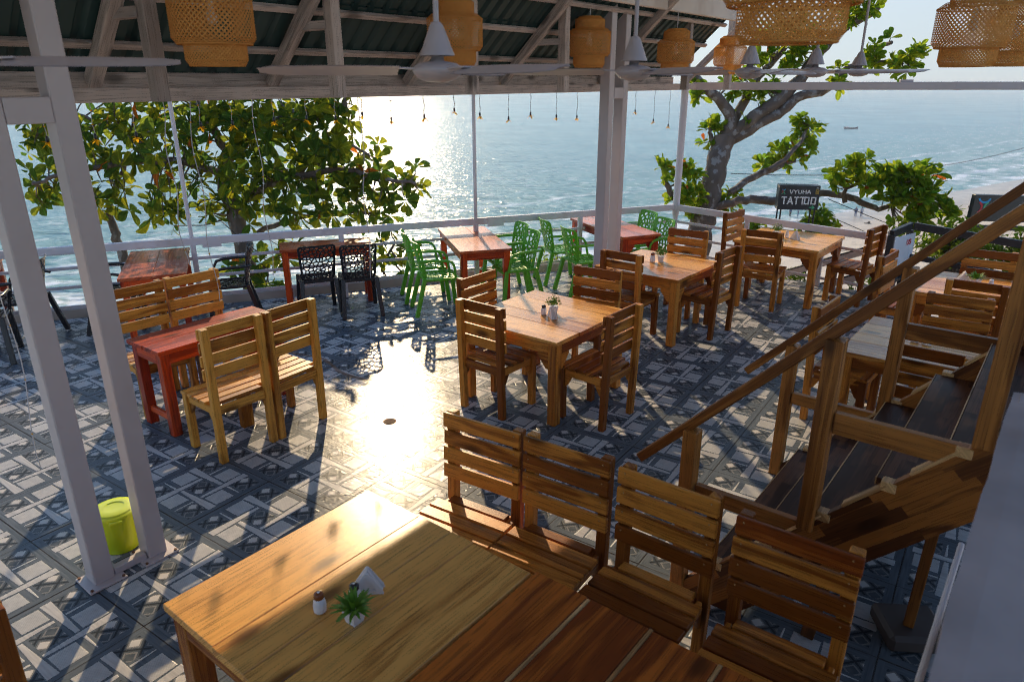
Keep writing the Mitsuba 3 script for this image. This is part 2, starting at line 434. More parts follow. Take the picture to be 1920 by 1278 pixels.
def fn_sea_h(p, n, uv):
    a = p.x * 0.60 - p.y * 0.80; b = p.x * 0.80 + p.y * 0.60
    return 0.9 * mikit.fbm(a * 0.07, b * 0.025, 1, 2) + 0.62 * mikit.fbm(a * 0.26, b * 0.10, 2, 2) + 0.40 * mikit.fbm(a * 0.75, b * 0.34, 3, 2) + 0.13 * mikit.fbm(a * 2.2, b * 1.2, 4, 2)


bsdf('sea_water', {'type': 'bumpmap', 'arbitrary': mikit.proc(fn_sea_h, 0.06), 'scale': 0.85,
                   'b': {'type': 'principled', 'base_color': mikit.proc(fn_sea), 'roughness': 0.16, 'specular': 0.20}})


def fn_sand(p, n, uv):
    s = -shore_dr(p)
    k = mikit.fbm(p.x * 0.5, p.y * 0.5, 2, 4); f = mikit.fbm(p.x * 6, p.y * 6, 2, 3)
    dry = mikit.mix((0.46, 0.385, 0.29), (0.62, 0.54, 0.42), 0.6 * k + 0.4 * f)
    wet = mikit.mix((0.27, 0.255, 0.225), (0.36, 0.34, 0.30), k)
    tracks = mikit.smoothstep(0.55, 0.65, mikit.fbm(p.x * 1.7, p.y * 1.7, 4, 3))
    return mikit.mix(wet, dry * (1 - 0.14 * tracks), mikit.smoothstep(3, 22, s + 8 * k))


bsdf('sand', {'type': 'principled', 'base_color': mikit.proc(fn_sand), 'roughness': mikit.proc(lambda p, n, uv: 0.30 + 0.55 * mikit.smoothstep(2, 20, -shore_dr(p))), 'specular': 0.4})


def fn_soil(p, n, uv):
    k = mikit.fbm(p.x * 1.2, p.y * 1.2, p.z * 1.2, 4); g = mikit.smoothstep(0.45, 0.6, mikit.fbm(p.x * 0.6 + 4, p.y * 0.6, p.z * 0.6, 3))
    return mikit.mix(mikit.mix((0.20, 0.13, 0.08), (0.36, 0.27, 0.19), k), mikit.mix((0.05, 0.085, 0.018), (0.14, 0.17, 0.04), k), g)


bsdf('soil', {'type': 'principled', 'base_color': mikit.proc(fn_soil), 'roughness': 0.95, 'specular': 0.2})

# ------------------------------------------------------------------ sea, beach, hillside
def grid(xs, ys, zf):
    X, Y = np.meshgrid(xs, ys, indexing='ij'); Z = zf(X, Y)
    n, m = X.shape; idx = np.arange(n * m).reshape(n, m)
    f = np.stack([idx[:-1, :-1], idx[1:, :-1], idx[1:, 1:], idx[:-1, 1:]], -1).reshape(-1, 4)
    return np.stack([X, Y, Z], -1).reshape(-1, 3), f


def far(lo, hi, near, n):
    t = np.linspace(-1, 1, n); g = np.sinh(t * 5) / np.sinh(5)
    return np.where(g < 0, -g * lo, g * hi)


v, f = grid(far(-22000, 22000, 0, 60), far(-3000, 25000, 0, 60), lambda x, y: x * 0 + SEA_Z)
tag(obj('sea', M().add(v, f, v[:, :2]), 'sea_water'), 'blue green sea glittering under the low sun', kind='structure')
xs = np.concatenate([np.linspace(-200, -80, 13), np.linspace(-78, 30, 55), np.linspace(40, 400, 19)]); ys = np.concatenate([np.linspace(-60, 240, 100), np.linspace(250, 900, 30)])


def beach_z(x, y):
    s = -shore_np(x, y)
    p3 = np.stack([x * 0.3, y * 0.3, x * 0], -1)
    return SEA_Z - 0.02 + np.where(s > 0, 0.035 * np.minimum(s, 60), 0.06 * s) + 0.12 * (meshkit.fbm(p3, 3, 4) - 0.5) * (s > 4)


v, f = grid(xs, ys, beach_z)
tag(obj('beach', M().add(v, f, v[:, :2]), 'sand', smooth=True), 'pale sandy beach below the terrace', kind='structure')
TERR = Polygon([(-11.9, -1.6), (-3.86, 9.78), (-0.86, 9.56), (-0.6, 8.95), (2.6, 8.65), (2.6, -1.6)])


def hill_z(x, y):
    pts = np.stack([x.ravel(), y.ravel()], 1)
    d = np.array([TERR.distance(Point(q)) for q in pts]).reshape(x.shape)
    t = np.clip((d - 0.3) / 19.0, 0, 1); t = t * t * (3 - 2 * t)
    nz = meshkit.fbm(np.stack([x * 0.35, y * 0.35, x * 0], -1), 4, 3) - 0.5
    return -0.75 - 20.5 * t + 1.1 * nz * np.clip(d / 3, 0, 1)


v, f = grid(np.linspace(-36, 26, 78), np.linspace(-22, 34, 70), hill_z)
tag(obj('hillside', M().add(v, f, v[:, :2]), 'soil', smooth=True), 'steep earth slope falling from the terrace to the beach', kind='structure')

# ------------------------------------------------------------------ floor: slab and tiles
minx, miny, maxx, maxy = TERR.bounds
sl = M().prism(TERR.buffer(0.04, join_style=2), 0.30, c=(0, 0, -0.325))
FL = tag(obj('floor', sl, 'kerb'), 'terrace floor of patterned grey tiles', kind='structure')
fr_f = FWD / np.linalg.norm(FWD); fr_r = np.cross(fr_f, UP); fr_r /= np.linalg.norm(fr_r); fr_u = np.cross(fr_r, fr_f)


def visible(q, mx=0.80, my=0.56):
    d = np.asarray(q, float) - CAM; z = d @ fr_f
    return z > 0.2 and abs(d @ fr_r) < mx * z and abs(d @ fr_u) < my * z


tile_full = None
for cx in range(-16, 12):
    for cy in range(-16, 10):
        x0, y0 = TOX + cx * TILE, TOY + cy * TILE
        if not any(visible((x0 + a * TILE, y0 + b * TILE, 0)) for a in (0, .5, 1) for b in (0, .5, 1)):
            continue
        sq = sbox(x0 + 0.0012, y0 + 0.0012, x0 + TILE - 0.0012, y0 + TILE - 0.0012); pg = sq.intersection(TERR)
        if pg.is_empty or pg.area < 0.003: continue
        dz = 0.0006 * ((cx * 7 + cy * 13) % 5)
        if pg.area > 0.3580:
            m = M().box((x0 + TILE / 2, y0 + TILE / 2, -0.0125 + dz / 2), (TILE - 0.0024, TILE - 0.0024, 0.025 + dz), bev=0.0016)
        else:
            m = M().prism(pg if pg.geom_type == 'Polygon' else max(pg.geoms, key=lambda g: g.area), 0.025 + dz, c=(0, 0, -0.025))
        obj('tile', m, 'tile', FL)
kb = M().bar(np.array([-11.9, -1.6, 0.01]) + RAIL_N * 0.16, np.array([-3.86, 9.78, 0.01]) + RAIL_N * 0.16, 0.14, 0.16, bev=0.012)
obj('kerb', kb, 'kerb', FL)
dm = M().lathe([(0.001, 0.0045), (0.046, 0.0045), (0.05, 0.003), (0.052, 0.001)][::1], 24)
for k in range(5): dm.box((0, -0.03 + 0.015 * k, 0.006), (0.07 - 0.012 * abs(k - 2), 0.006, 0.003), bev=0.001)
DRX = (-3.60, 3.55)
tag(obj('floor_drain', dm, 'rust', tw=xf(DRX[0], DRX[1], 0.0025)), 'small round rusty drain cover set in the sunlit tiles', 'drain')

# ------------------------------------------------------------------ railings
RAIL_D = 8.56


def rail_pt(t, z, d=RAIL_D): return RAIL_T * t + RAIL_N * d + np.array([0, 0, z])


FR = thing('sea_railing', 'long white metal railing of horizontal bars along the sea edge', 'railing')
T0, T1 = -8.0, 5.68
obj('top_rail', M().bar(rail_pt(T0, 0.825), rail_pt(T1, 0.825), 0.045, 0.085, bev=0.004), 'white_paint', FR)
for z in (0.20, 0.42, 0.63):
    obj('rail', M().bar(rail_pt(T0, z), rail_pt(T1, z), 0.02, 0.035, bev=0.003), 'white_paint', FR)
for t in (-6.6, -4.6, -2.6, -0.62, 1.02, 2.72, 4.2, T1 + 0.02):
    obj('post', M().box(rail_pt(t, 0.39, RAIL_D + 0.002), (0.055, 0.055, 0.80), rz(math.atan2(RAIL_T[1], RAIL_T[0]))), 'white_paint', FR)
for t, w in ((-0.42, 0.2), (2.98, 0.22)):
    obj('splice_plate', M().bar(rail_pt(t - w / 2, 0.81, RAIL_D - 0.026), rail_pt(t + w / 2, 0.81, RAIL_D - 0.026), 0.008, 0.12, bev=0.002), 'white_paint', FR)
SA, SB = rail_pt(T1, 0), np.array([-0.86, 9.52, -0.13])
SR = thing('side_railing', 'white metal side railing running right from the corner pole behind the wooden table', 'railing')
sd = SB - SA
for z, h, w in ((0.825, 0.085, 0.045), (0.63, 0.035, 0.02), (0.42, 0.035, 0.02), (0.20, 0.035, 0.02)):
    obj('top_rail' if z > 0.8 else 'rail', M().bar(SA + sd * 0.012 + [0, 0, z], SB + [0, 0, z], w, h, bev=0.004), 'white_paint', SR)
for k in (0.36, 0.70, 1.0):
    obj('post', M().box(SA + sd * k + [0, 0, 0.39], (0.055, 0.055, 0.80), rz(math.atan2(sd[1], sd[0]))), 'white_paint', SR)

for nm, t, zt, r, lab in (('thin_pole', -0.62, 2.36, 0.022, 'thin white pole rising from the sea railing in front of the left tree'),
                          ('thin_pole', 2.72, 2.43, 0.022, 'thin grey pole rising from the sea railing at the middle of the view'),
                          ('corner_pole', T1 + 0.02, 2.44, 0.048, 'thick round white pole at the corner where the two railings meet')):
    k = tag(obj(nm, M().tube([rail_pt(t, 0.72), rail_pt(t, zt)], r, 14), 'white_paint', smooth=False), lab, 'pole')

# ------------------------------------------------------------------ roof: beam, rafters, struts, purlins, corrugated sheet, upper slab
RS = 0.93


def roof_z(i): return 2.47 + RS * (i + 4.6)


RF = thing('lean_to_roof', 'painted timber roof frame with dark green corrugated sheets over the terrace edge', 'roof')
obj('eave_beam', M().bar(ie(-4.47, -4, 2.43), ie(-4.47, 9.75, 2.43), 0.06, 0.08), 'wood_roof', RF)
obj('fascia_board', M().bar(ie(-4.60, -4, 2.503), ie(-4.60, 9.3, 2.503), 0.025, 0.105), 'wood_roof', RF)
for e in (-3.0, -1.8, -0.6, 0.7, 1.88, 3.06, 4.36, 5.62, 7.39, 9.62):
    obj('rafter', M().bar(ie(-4.57, e, roof_z(-4.57) - 0.005), ie(-3.0, e, roof_z(-3.0) - 0.005), 0.075, 0.075, up=(0, 0, 1)), 'wood_roof', RF)
for e, er in ((-1.7, -1.8), (0.8, 0.7), (1.98, 1.88), (3.18, 3.06), (4.53, 4.36), (5.82, 5.62), (8.42, 8.42), (9.72, 9.62)):
    obj('strut', M().bar(ie(-4.0, e, 2.40), ie(-4.0, e, 3.75), 0.075, 0.085, up=I3), 'wood_roof', RF)
    obj('tie', M().bar(ie(-4.22, er + 0.01, 2.835), ie(-4.03, e - 0.02, 2.845), 0.06, 0.055), 'wood_roof', RF)
for i in (-4.42, -4.165, -3.92):
    obj('purlin', M().bar(ie(i, -4, roof_z(i) + 0.058), ie(i, 9.3, roof_z(i) + 0.058), 0.045, 0.03, up=(-RS * I3[0], -RS * I3[1], 1)), 'wood_roof', RF)
# corrugated sheets, one per metre of eave
pr = np.array([(0, 0), (0.055, 0), (0.075, 0.028), (0.105, 0.028), (0.125, 0), (0.16, 0)])
nrm = np.array([-RS, 0, 1.0]) / math.hypot(RS, 1)
for k in range(13):
    e0 = -3.74 + k * 1.0; wv = []
    while len(wv) < 7:
        wv.append(len(wv))
    prof = np.vstack([pr[:-1] + [0.1457 * j / 0.16 * 1.098 * 0 + j * 0.143, 0] for j in range(7)] + [[[1.005, 0]]])
    prof[:, 0] = np.clip(prof[:, 0], 0, 1.005)
    for a, b, off in ((-4.64, -4.14, 0.0), (-4.20, -3.80, 0.012)):
        V = []
        for i in (a, b):
            for x, h in prof:
                V.append(ie(i, e0 + x, roof_z(i) + 0.085) + (RIE @ nrm) * (h + off))
        n = len(prof); V = np.array(V); V2 = V + (RIE @ nrm) * 0.002
        F = [(j, j + 1, n + j + 1, n + j) for j in range(n - 1)]
        obj('corrugated_sheet', M().add(V, F).add(V2, [q[::-1] for q in F]), 'roof_sheet', RF)
US = thing('upper_storey', 'whitewashed edge and ceiling slab of the storey above the terrace', 'building')
obj('wall', M().bar(ie(-3.78, -4, 3.75), ie(-3.78, 9.25, 3.75), 0.06, 1.10, bev=0.01), 'slab_white', US)
obj('ceiling', M().box(ie(-1.9, 2.6, 4.22), (3.64, 13.2, 0.14), RIE, bev=0.01), 'slab_white', US)
# steel beam running right from the corner pole
RB = thing('steel_beam', 'long grey steel beam crossing the sky to the right of the corner pole', 'beam')
b0 = ie(-4.5, 9.72, 2.435); bd = np.array([math.cos(math.radians(24)), math.sin(math.radians(24)), 0])
obj('box_section', M().bar(b0, b0 + bd * 9.0, 0.08, 0.10), 'column_paint', RB)
for k, w in ((0.55, 0.06), (2.05, 0.05), (3.35, 0.07), (4.5, 0.05)):
    obj('joint_plate', M().bar(b0 + bd * k, b0 + bd * (k + w), 0.086, 0.106, bev=0.002), 'column_paint', RB)
obj('bracket', M().box(b0 + bd * 2.75 + [0, 0, 0.065], (0.16, 0.06, 0.03), rz(math.radians(24))), 'column_paint', RB)


def column_pair(lab, i, e, ztop, cross):
    k = thing('column_pair', lab, 'column', None)
    for q in (0.0, 0.285):
        obj('column', M().box(ie(i, e + q, (ztop + 0.01) / 2), (0.115, 0.10, ztop - 0.01), RIE, bev=0.006), 'column_paint', k)
        obj('base_plate', M().box(ie(i + 0.01, e + q, 0.009), (0.19, 0.19, 0.012), RIE, bev=0.003), 'column_paint', k)
        for a in (-1, 1):
            for b in (-1, 1):
                obj('bolt', M().lathe([(0.0001, 0.022), (0.008, 0.022), (0.008, 0.014)][::-1], 8, ie(i + 0.01 + a * 0.08, e + q + b * 0.08)), 'rust', k)
    obj('sill_bar', M().bar(ie(i + 0.02, e + 0.056, 0.03), ie(i + 0.02, e + 0.229, 0.03), 0.05, 0.04), 'column_paint', k)
    if cross:
        obj('cross_piece', M().bar(ie(i + 0.01, e + 0.051, 2.385), ie(i + 0.01, e + 0.234, 2.385), 0.10, 0.11), 'column_paint', k)


column_pair('pair of pale grey steel columns bolted to the floor beside the lime bucket', -3.66, 1.06, 4.1, True)
column_pair('pair of pale grey steel columns in the middle, behind the wooden tables', -4.0, 6.62, 4.1, True)

# ------------------------------------------------------------------ parapet by the camera
PW = thing('parapet_wall', 'rough grey plastered parapet wall at the lower right corner', 'wall')
obj('wall', M().box(ie(0.24, -0.45, 0.83), (0.44, 5.2, 1.66), RIE, bev=0.01), 'plaster_grey', PW)
pv, pf = grid(np.linspace(0, 0.52, 14), np.linspace(0, 5.3, 120), lambda x, y: x * 0)
pz = 0.006 * (meshkit.fbm(np.stack([pv[:, 0] * 9, pv[:, 1] * 9, pv[:, 0] * 0], -1), 4, 8) - 0.5)
edge = (pv[:, 0] < 0.001); wob = 0.012 * (meshkit.fbm(np.stack([pv[:, 1] * 4, pv[:, 1] * 0, pv[:, 0] * 0], -1), 4, 2) - 0.5)
pv2 = np.stack([pv[:, 0] - 0.02 + np.where(edge, wob, 0), pv[:, 1] - 3.06, 1.70 + pz - np.where(edge, 0.004, 0)], 1) @ RIE.T
low = pv2[edge] - [0, 0, 0.04]
ei = np.where(edge)[0]; mt = M().add(pv2, pf, pv)
ne = len(ei); mt.add(np.vstack([pv2[ei], low]), [(j + 1, j, ne + j, ne + j + 1) for j in range(ne - 1)])
obj('coping', mt, 'plaster_grey', PW, smooth=False)
obj('coping_end', M().box(ie(0.24, 2.19, 1.675), (0.5, 0.09, 0.05), RIE, bev=0.01), 'plaster_grey', PW)
obj('pipe', M().tube([ie(-0.051, -2.9, 1.0), ie(-0.051, 2.55, 1.0)], 0.010, 10), 'white_paint', PW)

# ------------------------------------------------------------------ staircase
ST = thing('wooden_staircase', 'brown wooden staircase with dark treads and sloping handrails climbing to the right', 'staircase')
E0, E1 = 2.92, 4.38


def sz(i): return 1.06 * (i + 1.24)


for e in (E0, E1):
    pg = Polygon([(-1.24, 0), (-0.90, 0), (0.35, 1.325), (0.35, 1.685), (-1.24, 0.0)])
    R = np.stack([I3, [0, 0, 1], -E3], 1)
    ms = M().prism(pg, 0.05, R, ie(0, e + 0.025, 0.001)); q_ = ms.v[0]; qi = q_ @ I3
    ms.uv[0] = np.stack([(qi + q_[:, 2]) * 0.707 + 3 * e, (q_[:, 2] - qi) * 0.707 + 15], 1); obj('stringer', ms, 'wood_string', ST)
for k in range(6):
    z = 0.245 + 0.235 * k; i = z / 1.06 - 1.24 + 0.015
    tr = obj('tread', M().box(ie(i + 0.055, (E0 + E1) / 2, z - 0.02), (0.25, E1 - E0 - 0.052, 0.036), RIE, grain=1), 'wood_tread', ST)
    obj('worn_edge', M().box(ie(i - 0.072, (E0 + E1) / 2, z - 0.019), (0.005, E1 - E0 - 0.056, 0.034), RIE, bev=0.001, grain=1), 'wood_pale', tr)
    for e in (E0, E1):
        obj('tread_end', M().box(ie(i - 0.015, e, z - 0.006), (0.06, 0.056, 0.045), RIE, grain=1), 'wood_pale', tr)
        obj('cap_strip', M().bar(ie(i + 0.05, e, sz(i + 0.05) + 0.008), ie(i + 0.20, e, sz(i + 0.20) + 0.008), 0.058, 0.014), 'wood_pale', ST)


def hz(i): return 0.73 + 1.04 * (i + 1.45)


for e in (E0, E1):
    obj('handrail', M().bar(ie(-1.47, e, hz(-1.47) - 0.025), ie(0.35, e, hz(0.35) - 0.025), 0.055, 0.048, up=(0, 0, 1)), 'wood_stair', ST)
    for i, b in ((-1.2, 0.002), (-0.63, sz(-0.63) - 0.02), (-0.07, sz(-0.07) - 0.02)):
        w = 0.085 if i > -1.0 else 0.075
        obj('post', M().box(ie(i, e - 0.01 if e == E0 else e + 0.01, (b + hz(i) - 0.062) / 2), (0.07, w, hz(i) - 0.062 - b), RIE), 'wood_stair', ST)
obj('guard_rail', M().bar(ie(-1.16, E0, 0.605), ie(-0.672, E0, 0.605), 0.04, 0.075), 'wood_stair', ST)
obj('guard_rail', M().bar(ie(-0.590, E0, 1.155), ie(-0.11, E0, 1.155), 0.04, 0.095), 'wood_stair', ST)
obj('guard_rail', M().bar(ie(-1.16, E1, 0.575), ie(-0.672, E1, 0.575), 0.04, 0.075), 'wood_stair', ST)
obj('guard_rail', M().bar(ie(-0.590, E1, 1.155), ie(-0.11, E1, 1.155), 0.04, 0.095), 'wood_stair', ST)
LD = thing('stair_landing', 'wooden landing at the top of the staircase behind the grey parapet', 'landing')
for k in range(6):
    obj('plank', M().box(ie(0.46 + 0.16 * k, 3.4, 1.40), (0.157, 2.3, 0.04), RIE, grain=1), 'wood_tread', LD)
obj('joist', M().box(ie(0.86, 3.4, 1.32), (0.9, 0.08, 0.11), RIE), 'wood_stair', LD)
PB = thing('timber_prop', 'bare timber prop standing on a dark block under the stairs', 'post')
obj('prop', M().bar((0.04, 3.24, 0.096), (0.06, 3.27, 1.0), 0.045, 0.05, up=(0, 1, 0)), 'wood_stair', PB)
obj('block', M().box((0.05, 3.28, 0.05), (0.28, 0.26, 0.09), rz(0.5), bev=0.02), 'stone_dark', PB)
PB = thing('timber_prop', 'short timber prop under the stair stringer behind the nearest chair', 'post')
obj('prop', M().bar(ie(-0.56, 2.98, 0.002), ie(-0.52, 3.02, 0.42), 0.06, 0.05, up=(0, 1, 0)), 'wood_stair', PB)


# ------------------------------------------------------------------ wooden chairs
def chair_proto(h, seed, bsd='wood_chair', lean=0.03, top=None, nails=False):
    _bid[0] = 1000 + seed * 60
    rng = np.random.default_rng(seed)
    W, D, zs = 0.455, 0.44, 0.445
    P = []
    for s in (-1, 1):
        a = np.array([s * (W / 2 - 0.028), 0.03, 0.001]); b = a + [0, -lean, h - 0.001]
        P.append(('rear_leg', M().bar(a, b, 0.052, 0.048, up=(0, 1, 0)).ply(bsd)))
        P.append(('front_leg', M().box((s * (W / 2 - 0.028), D - 0.03, (zs - 0.02) / 2 + 0.0005), (0.05, 0.055, zs - 0.021)).ply(bsd)))
        P.append(('apron', M().box((s * (W / 2 - 0.03), D / 2, zs - 0.052), (0.024, D - 0.113, 0.062)).ply(bsd)))
    P.append(('apron', M().box((0, D - 0.03, zs - 0.052), (W - 0.108, 0.024, 0.062)).ply(bsd)))
    P.append(('apron', M().box((0, 0.03, zs - 0.052), (W - 0.11, 0.024, 0.062)).ply(bsd)))
    tri = Polygon([(0, 0), (0.06, 0), (0.018, -0.075), (0, -0.085)])
    for s in (-1, 1):
        Rx = np.stack([[0, -1, 0], [0, 0, 1], [-1, 0, 0]], 1).astype(float)
        P.append(('corner_block', M().prism(tri, 0.02, Rx, (s * (W / 2 - 0.03) + 0.01, D - 0.0585, zs - 0.084)).ply(bsd)))
        Rx2 = np.stack([[0, 1, 0], [0, 0, 1], [1, 0, 0]], 1).astype(float)
        P.append(('corner_block', M().prism(tri, 0.02, Rx2, (s * (W / 2 - 0.03) - 0.01, 0.0565 - lean * 0.3, zs - 0.084)).ply(bsd)))
    n = 5; w = (D - 0.02) / n
    for k in range(n):
        y = 0.035 + w * (k + 0.5) - 0.012
        ww = W - 0.106 if k == 0 else W + 0.008
        P.append(('seat_slat', M().box((0, y + (0.008 if k == 0 else 0), zs - 0.008 + rng.uniform(-.001, .001)), (ww, w - 0.011 - (0.016 if k == 0 else 0), 0.024)).ply(bsd)))
    sh, gp = 0.078, 0.017
    nl = M()
    for k in range(4):
        z = h - 0.002 - sh / 2 - k * (sh + gp)
        yb = 0.03 - lean * (z / h) + 0.0245 + 0.0115
        Rl = np.array([[1, 0, 0], [0, math.cos(-lean / h), math.sin(-lean / h)], [0, -math.sin(-lean / h), math.cos(-lean / h)]])
        P.append(('back_slat', M().box((rng.uniform(-.003, .003), yb, z), (W + 0.006, 0.022, sh), Rl).ply(top if top and k == 0 else bsd)))
        for s in (-1, 1):
            for dz in (-0.02, 0.021):
                nl.lathe([(0.0042, -0.001), (0.0038, 0.0006), (0.0003, 0.0008)], 7)
                q_ = nl.v[-1]; nl.v[-1] = np.stack([q_[:, 0] + s * (W / 2 - 0.03), q_[:, 2] + yb + 0.0115 + (dz * lean / h), q_[:, 1] + z + dz], 1)
    if nails: P.append(('nail_heads', nl.ply('wood_pale')))
    return P


CH = [chair_proto(0.92, s) for s in (1, 2, 3, 4)]
CHT = [chair_proto(0.985, s, 'wood_gold', lean=0.0) for s in (5, 6)]
CHF = [chair_proto(0.915, s, lean=0.035, top='wood_russet' if s == 10 else None, nails=True) for s in (7, 8, 9, 10)]


def wchair(proto, x, y, az, lab, grp=None):
    "x, y: middle of the back at floor level; az: the way the sitter looks, degrees"
    k = thing('wooden_chair', lab, 'chair', grp)
    a = math.radians(az - 90)
    R = rz(a) @ np.array([0, 0.0, 0])
    place(k, proto, xf(x + R[0], y + R[1], 0, a))
    if k + '__nail_heads' in scene: labels[k + '__nail_heads'] = {'kind': 'stuff'}


wchair(CH[0], -3.09, 4.06, 85.5, 'slatted wooden chair at the near left of the central table, back turned')
wchair(CH[1], -2.10, 4.54, 174, 'slatted wooden chair on the right side of the central wooden table, facing left')
wchair(CH[2], -3.66, 4.77, -4, 'slatted wooden chair on the far left side of the central wooden table')
wchair(CH[3], -2.86, 5.56, 273, 'slatted wooden chair behind the central wooden table, its back slats facing the viewer')
wchair(CH[1], -2.95, 6.20, 86, 'slatted wooden chair at the near side of the second table, right of the columns')
wchair(CH[2], -2.11, 6.95, 172, 'slatted wooden chair on the right side of the second table, facing left')
wchair(CH[0], -2.83, 7.70, 271, 'slatted wooden chair behind the second table, in front of the corner pole')
wchair(CH[3], -2.11, 8.05, 92, 'wooden chair with its back to the viewer at the table by the side railing')
wchair(CH[0], -2.80, 9.17, -10, 'slatted wooden chair left of the side railing table, against the railing')
wchair(CH[2], -1.06, 9.02, 168, 'slatted wooden chair on the right side of the table by the side railing')
wchair(CH[3], -0.79, 7.66, -8, 'slatted wooden chair showing two slats above the upper handrail, behind the stairs')
wchair(CH[1], -0.94, 5.62, -6, 'wooden chair half hidden by the handrails, left of the table behind the stairs')
wchair(CH[2], -0.09, 6.37, 273, 'slatted wooden chair on the far side of the table behind the stairs')
wchair(CH[0], 0.00, 6.86, 88, 'slatted wooden chair turned away from the viewer, between the two tables behind the stairs')
wchair(CH[3], 0.05, 8.36, 269, 'slatted orange wooden chair farthest right, against the hedge')
wchair(CH[1], -0.15, 4.85, 86, 'slatted wooden chair close behind the stairs, at the near side of its table')
wchair(CHF[0], -1.90, 2.53, 272, 'leftmost of the four slatted wooden chairs along the long foreground tables')
wchair(CHF[1], -1.42, 2.54, 270, 'second from left of the four slatted wooden chairs along the foreground tables')
wchair(CHF[2], -0.91, 2.52, 267, 'third from left of the four slatted wooden chairs along the foreground tables')
wchair(CHF[3], -0.37, 2.45, 268, 'rightmost foreground chair with a reddish top slat, below the staircase')
wchair(CHT[0], -4.07, 2.63, 176, 'honey coloured slatted chair nearest the viewer at the narrow red table')
wchair(CHT[1], -4.05, 3.10, 180, 'honey slatted chair at the right end of the narrow red table, back turned')
wchair(CHT[1], -5.60, 2.76, -6, 'honey slatted chair behind the narrow red table, next to the columns')
wchair(CHT[0], -5.56, 3.24, -6, 'honey slatted chair behind the narrow red table, farther from the columns')
wchair(CH[2], -2.41, 0.36, 176, 'wooden chair cut off by the lower left corner of the picture')


# ------------------------------------------------------------------ tables
def table(name, lab, cat, cx, cy, az, W, D, H, top, leg, planks, legw=0.075, apron=0.085, brace=True, stretcher=False, th=0.032, tops=None, over=0.02):
    k = thing(name, lab, cat)
    R = rz(math.radians(az)); c = np.array([cx, cy, 0])
    tot = sum(planks); x = -D / 2
    for j, p in enumerate(planks):
        w = D * p / tot
        obj('plank', M().box(R @ [0, x + w / 2, H - th / 2 + 0.0004 * (j % 3)] + c, (W + 0.006 * ((j * 5) % 3 - 1), w - 0.0022, th), R, bev=0.0025, grain=0), (tops[j] if tops else top), k); x += w
    for sx in (-1, 1):
        obj('apron', M().box(R @ [sx * (W / 2 - over - 0.014), 0, H - th - apron / 2 - 0.0005] + c, (0.026, D - 2 * over - 2 * legw, apron), R), leg, k)
        for sy in (-1, 1):
            obj('leg', M().box(R @ [sx * (W / 2 - over - legw / 2), sy * (D / 2 - over - legw / 2), (H - th) / 2] + c, (legw, legw, H - th - 0.002), R), leg, k)
    for sy in (-1, 1):
        obj('apron', M().box(R @ [0, sy * (D / 2 - over - 0.014), H - th - apron / 2 - 0.0005] + c, (W - 2 * over - 2 * legw, 0.026, apron), R), leg, k)
    if brace:
        tri = Polygon([(0, 0), (0.10, 0), (0.10, -0.02), (0.02, -0.12), (0, -0.12)])
        for sx in (-1, 1):
            for sy in (-1, 1):
                px, py = sx * (W / 2 - over - legw), sy * (D / 2 - over - legw)
                Ra = R @ np.stack([[-sx, 0, 0], [0, 0, 1], [0, sx, 0]], 1).astype(float)
                obj('brace', M().prism(tri, 0.024, Ra, R @ [px, sy * (D / 2 - over - 0.015) - sx * 0.012, H - th - apron - 0.001] + c), leg, k)
                Rb = R @ np.stack([[0, -sy, 0], [0, 0, 1], [-sy, 0, 0]], 1).astype(float)
                obj('brace', M().prism(tri, 0.024, Rb, R @ [sx * (W / 2 - over - 0.015) + sy * 0.012, py, H - th - apron - 0.001] + c), leg, k)
    if stretcher:
        for sx in (-1, 1):
            obj('stretcher', M().box(R @ [sx * (W / 2 - over - legw / 2), 0, 0.13] + c, (0.03, D - 2 * over - 2 * legw, 0.05), R), leg, k)
    return k


_bid[0] = 200
table('wooden_table', 'square honey coloured wooden table in the centre of the terrace', 'table', -2.91, 4.72, -4.3, 0.98, 1.03, 0.70, 'wood_honey', 'wood_chair', (3, 2, 3, 2.4))
table('wooden_table', 'second square wooden table, between the middle columns and the side railing table', 'table', -2.82, 6.84, -5, 0.96, 0.98, 0.70, 'wood_honey', 'wood_chair', (3, 2, 3, 2.4))
table('wooden_table', 'square wooden table beside the side railing, in front of the tattoo sign', 'table', -2.01, 8.93, -5, 1.02, 1.02, 0.70, 'wood_honey', 'wood_chair', (2, 3, 2.4, 3))
table('wooden_table', 'wooden table directly behind the staircase, seen through the handrails', 'table', -0.10, 5.63, -4, 1.18, 1.0, 0.70, 'wood_honey', 'wood_chair', (3, 2, 3, 2.4))
table('wooden_table', 'farthest right wooden table, in front of the orange chair by the hedge', 'table', 0.10, 7.62, -4, 1.20, 0.98, 0.70, 'wood_honey', 'wood_chair', (2, 3, 3, 2))
rot90 = 86.0
table('wooden_table', 'large pale honey table in the foreground with a potted plant on it', 'table', -1.735, 1.455, rot90, 0.985, 0.96, 0.70, 'wood_honey', 'wood_chair', (3.2, 1.3, 2.0, 3.6), legw=0.085, brace=False)
table('wooden_table', 'reddish brown foreground table with pale inlay strips, at the bottom edge', 'table', -0.735, 1.40, rot90, 0.985, 1.02, 0.70, 'wood_russet', 'wood_chair', (0.22, 3, 0.22, 3, 0.22, 3, 0.22, 3), legw=0.085, brace=False, tops=['wood_pale', 'wood_russet'] * 4)
table('red_table', 'narrow bright red table with a low stretcher between its legs', 'table', -4.93, 2.97, 86.5, 1.06, 0.47, 0.69, 'wood_red', 'wood_red', (1, 1), legw=0.07, brace=False, stretcher=True)
raz = math.degrees(math.atan2(RAIL_T[1], RAIL_T[0]))
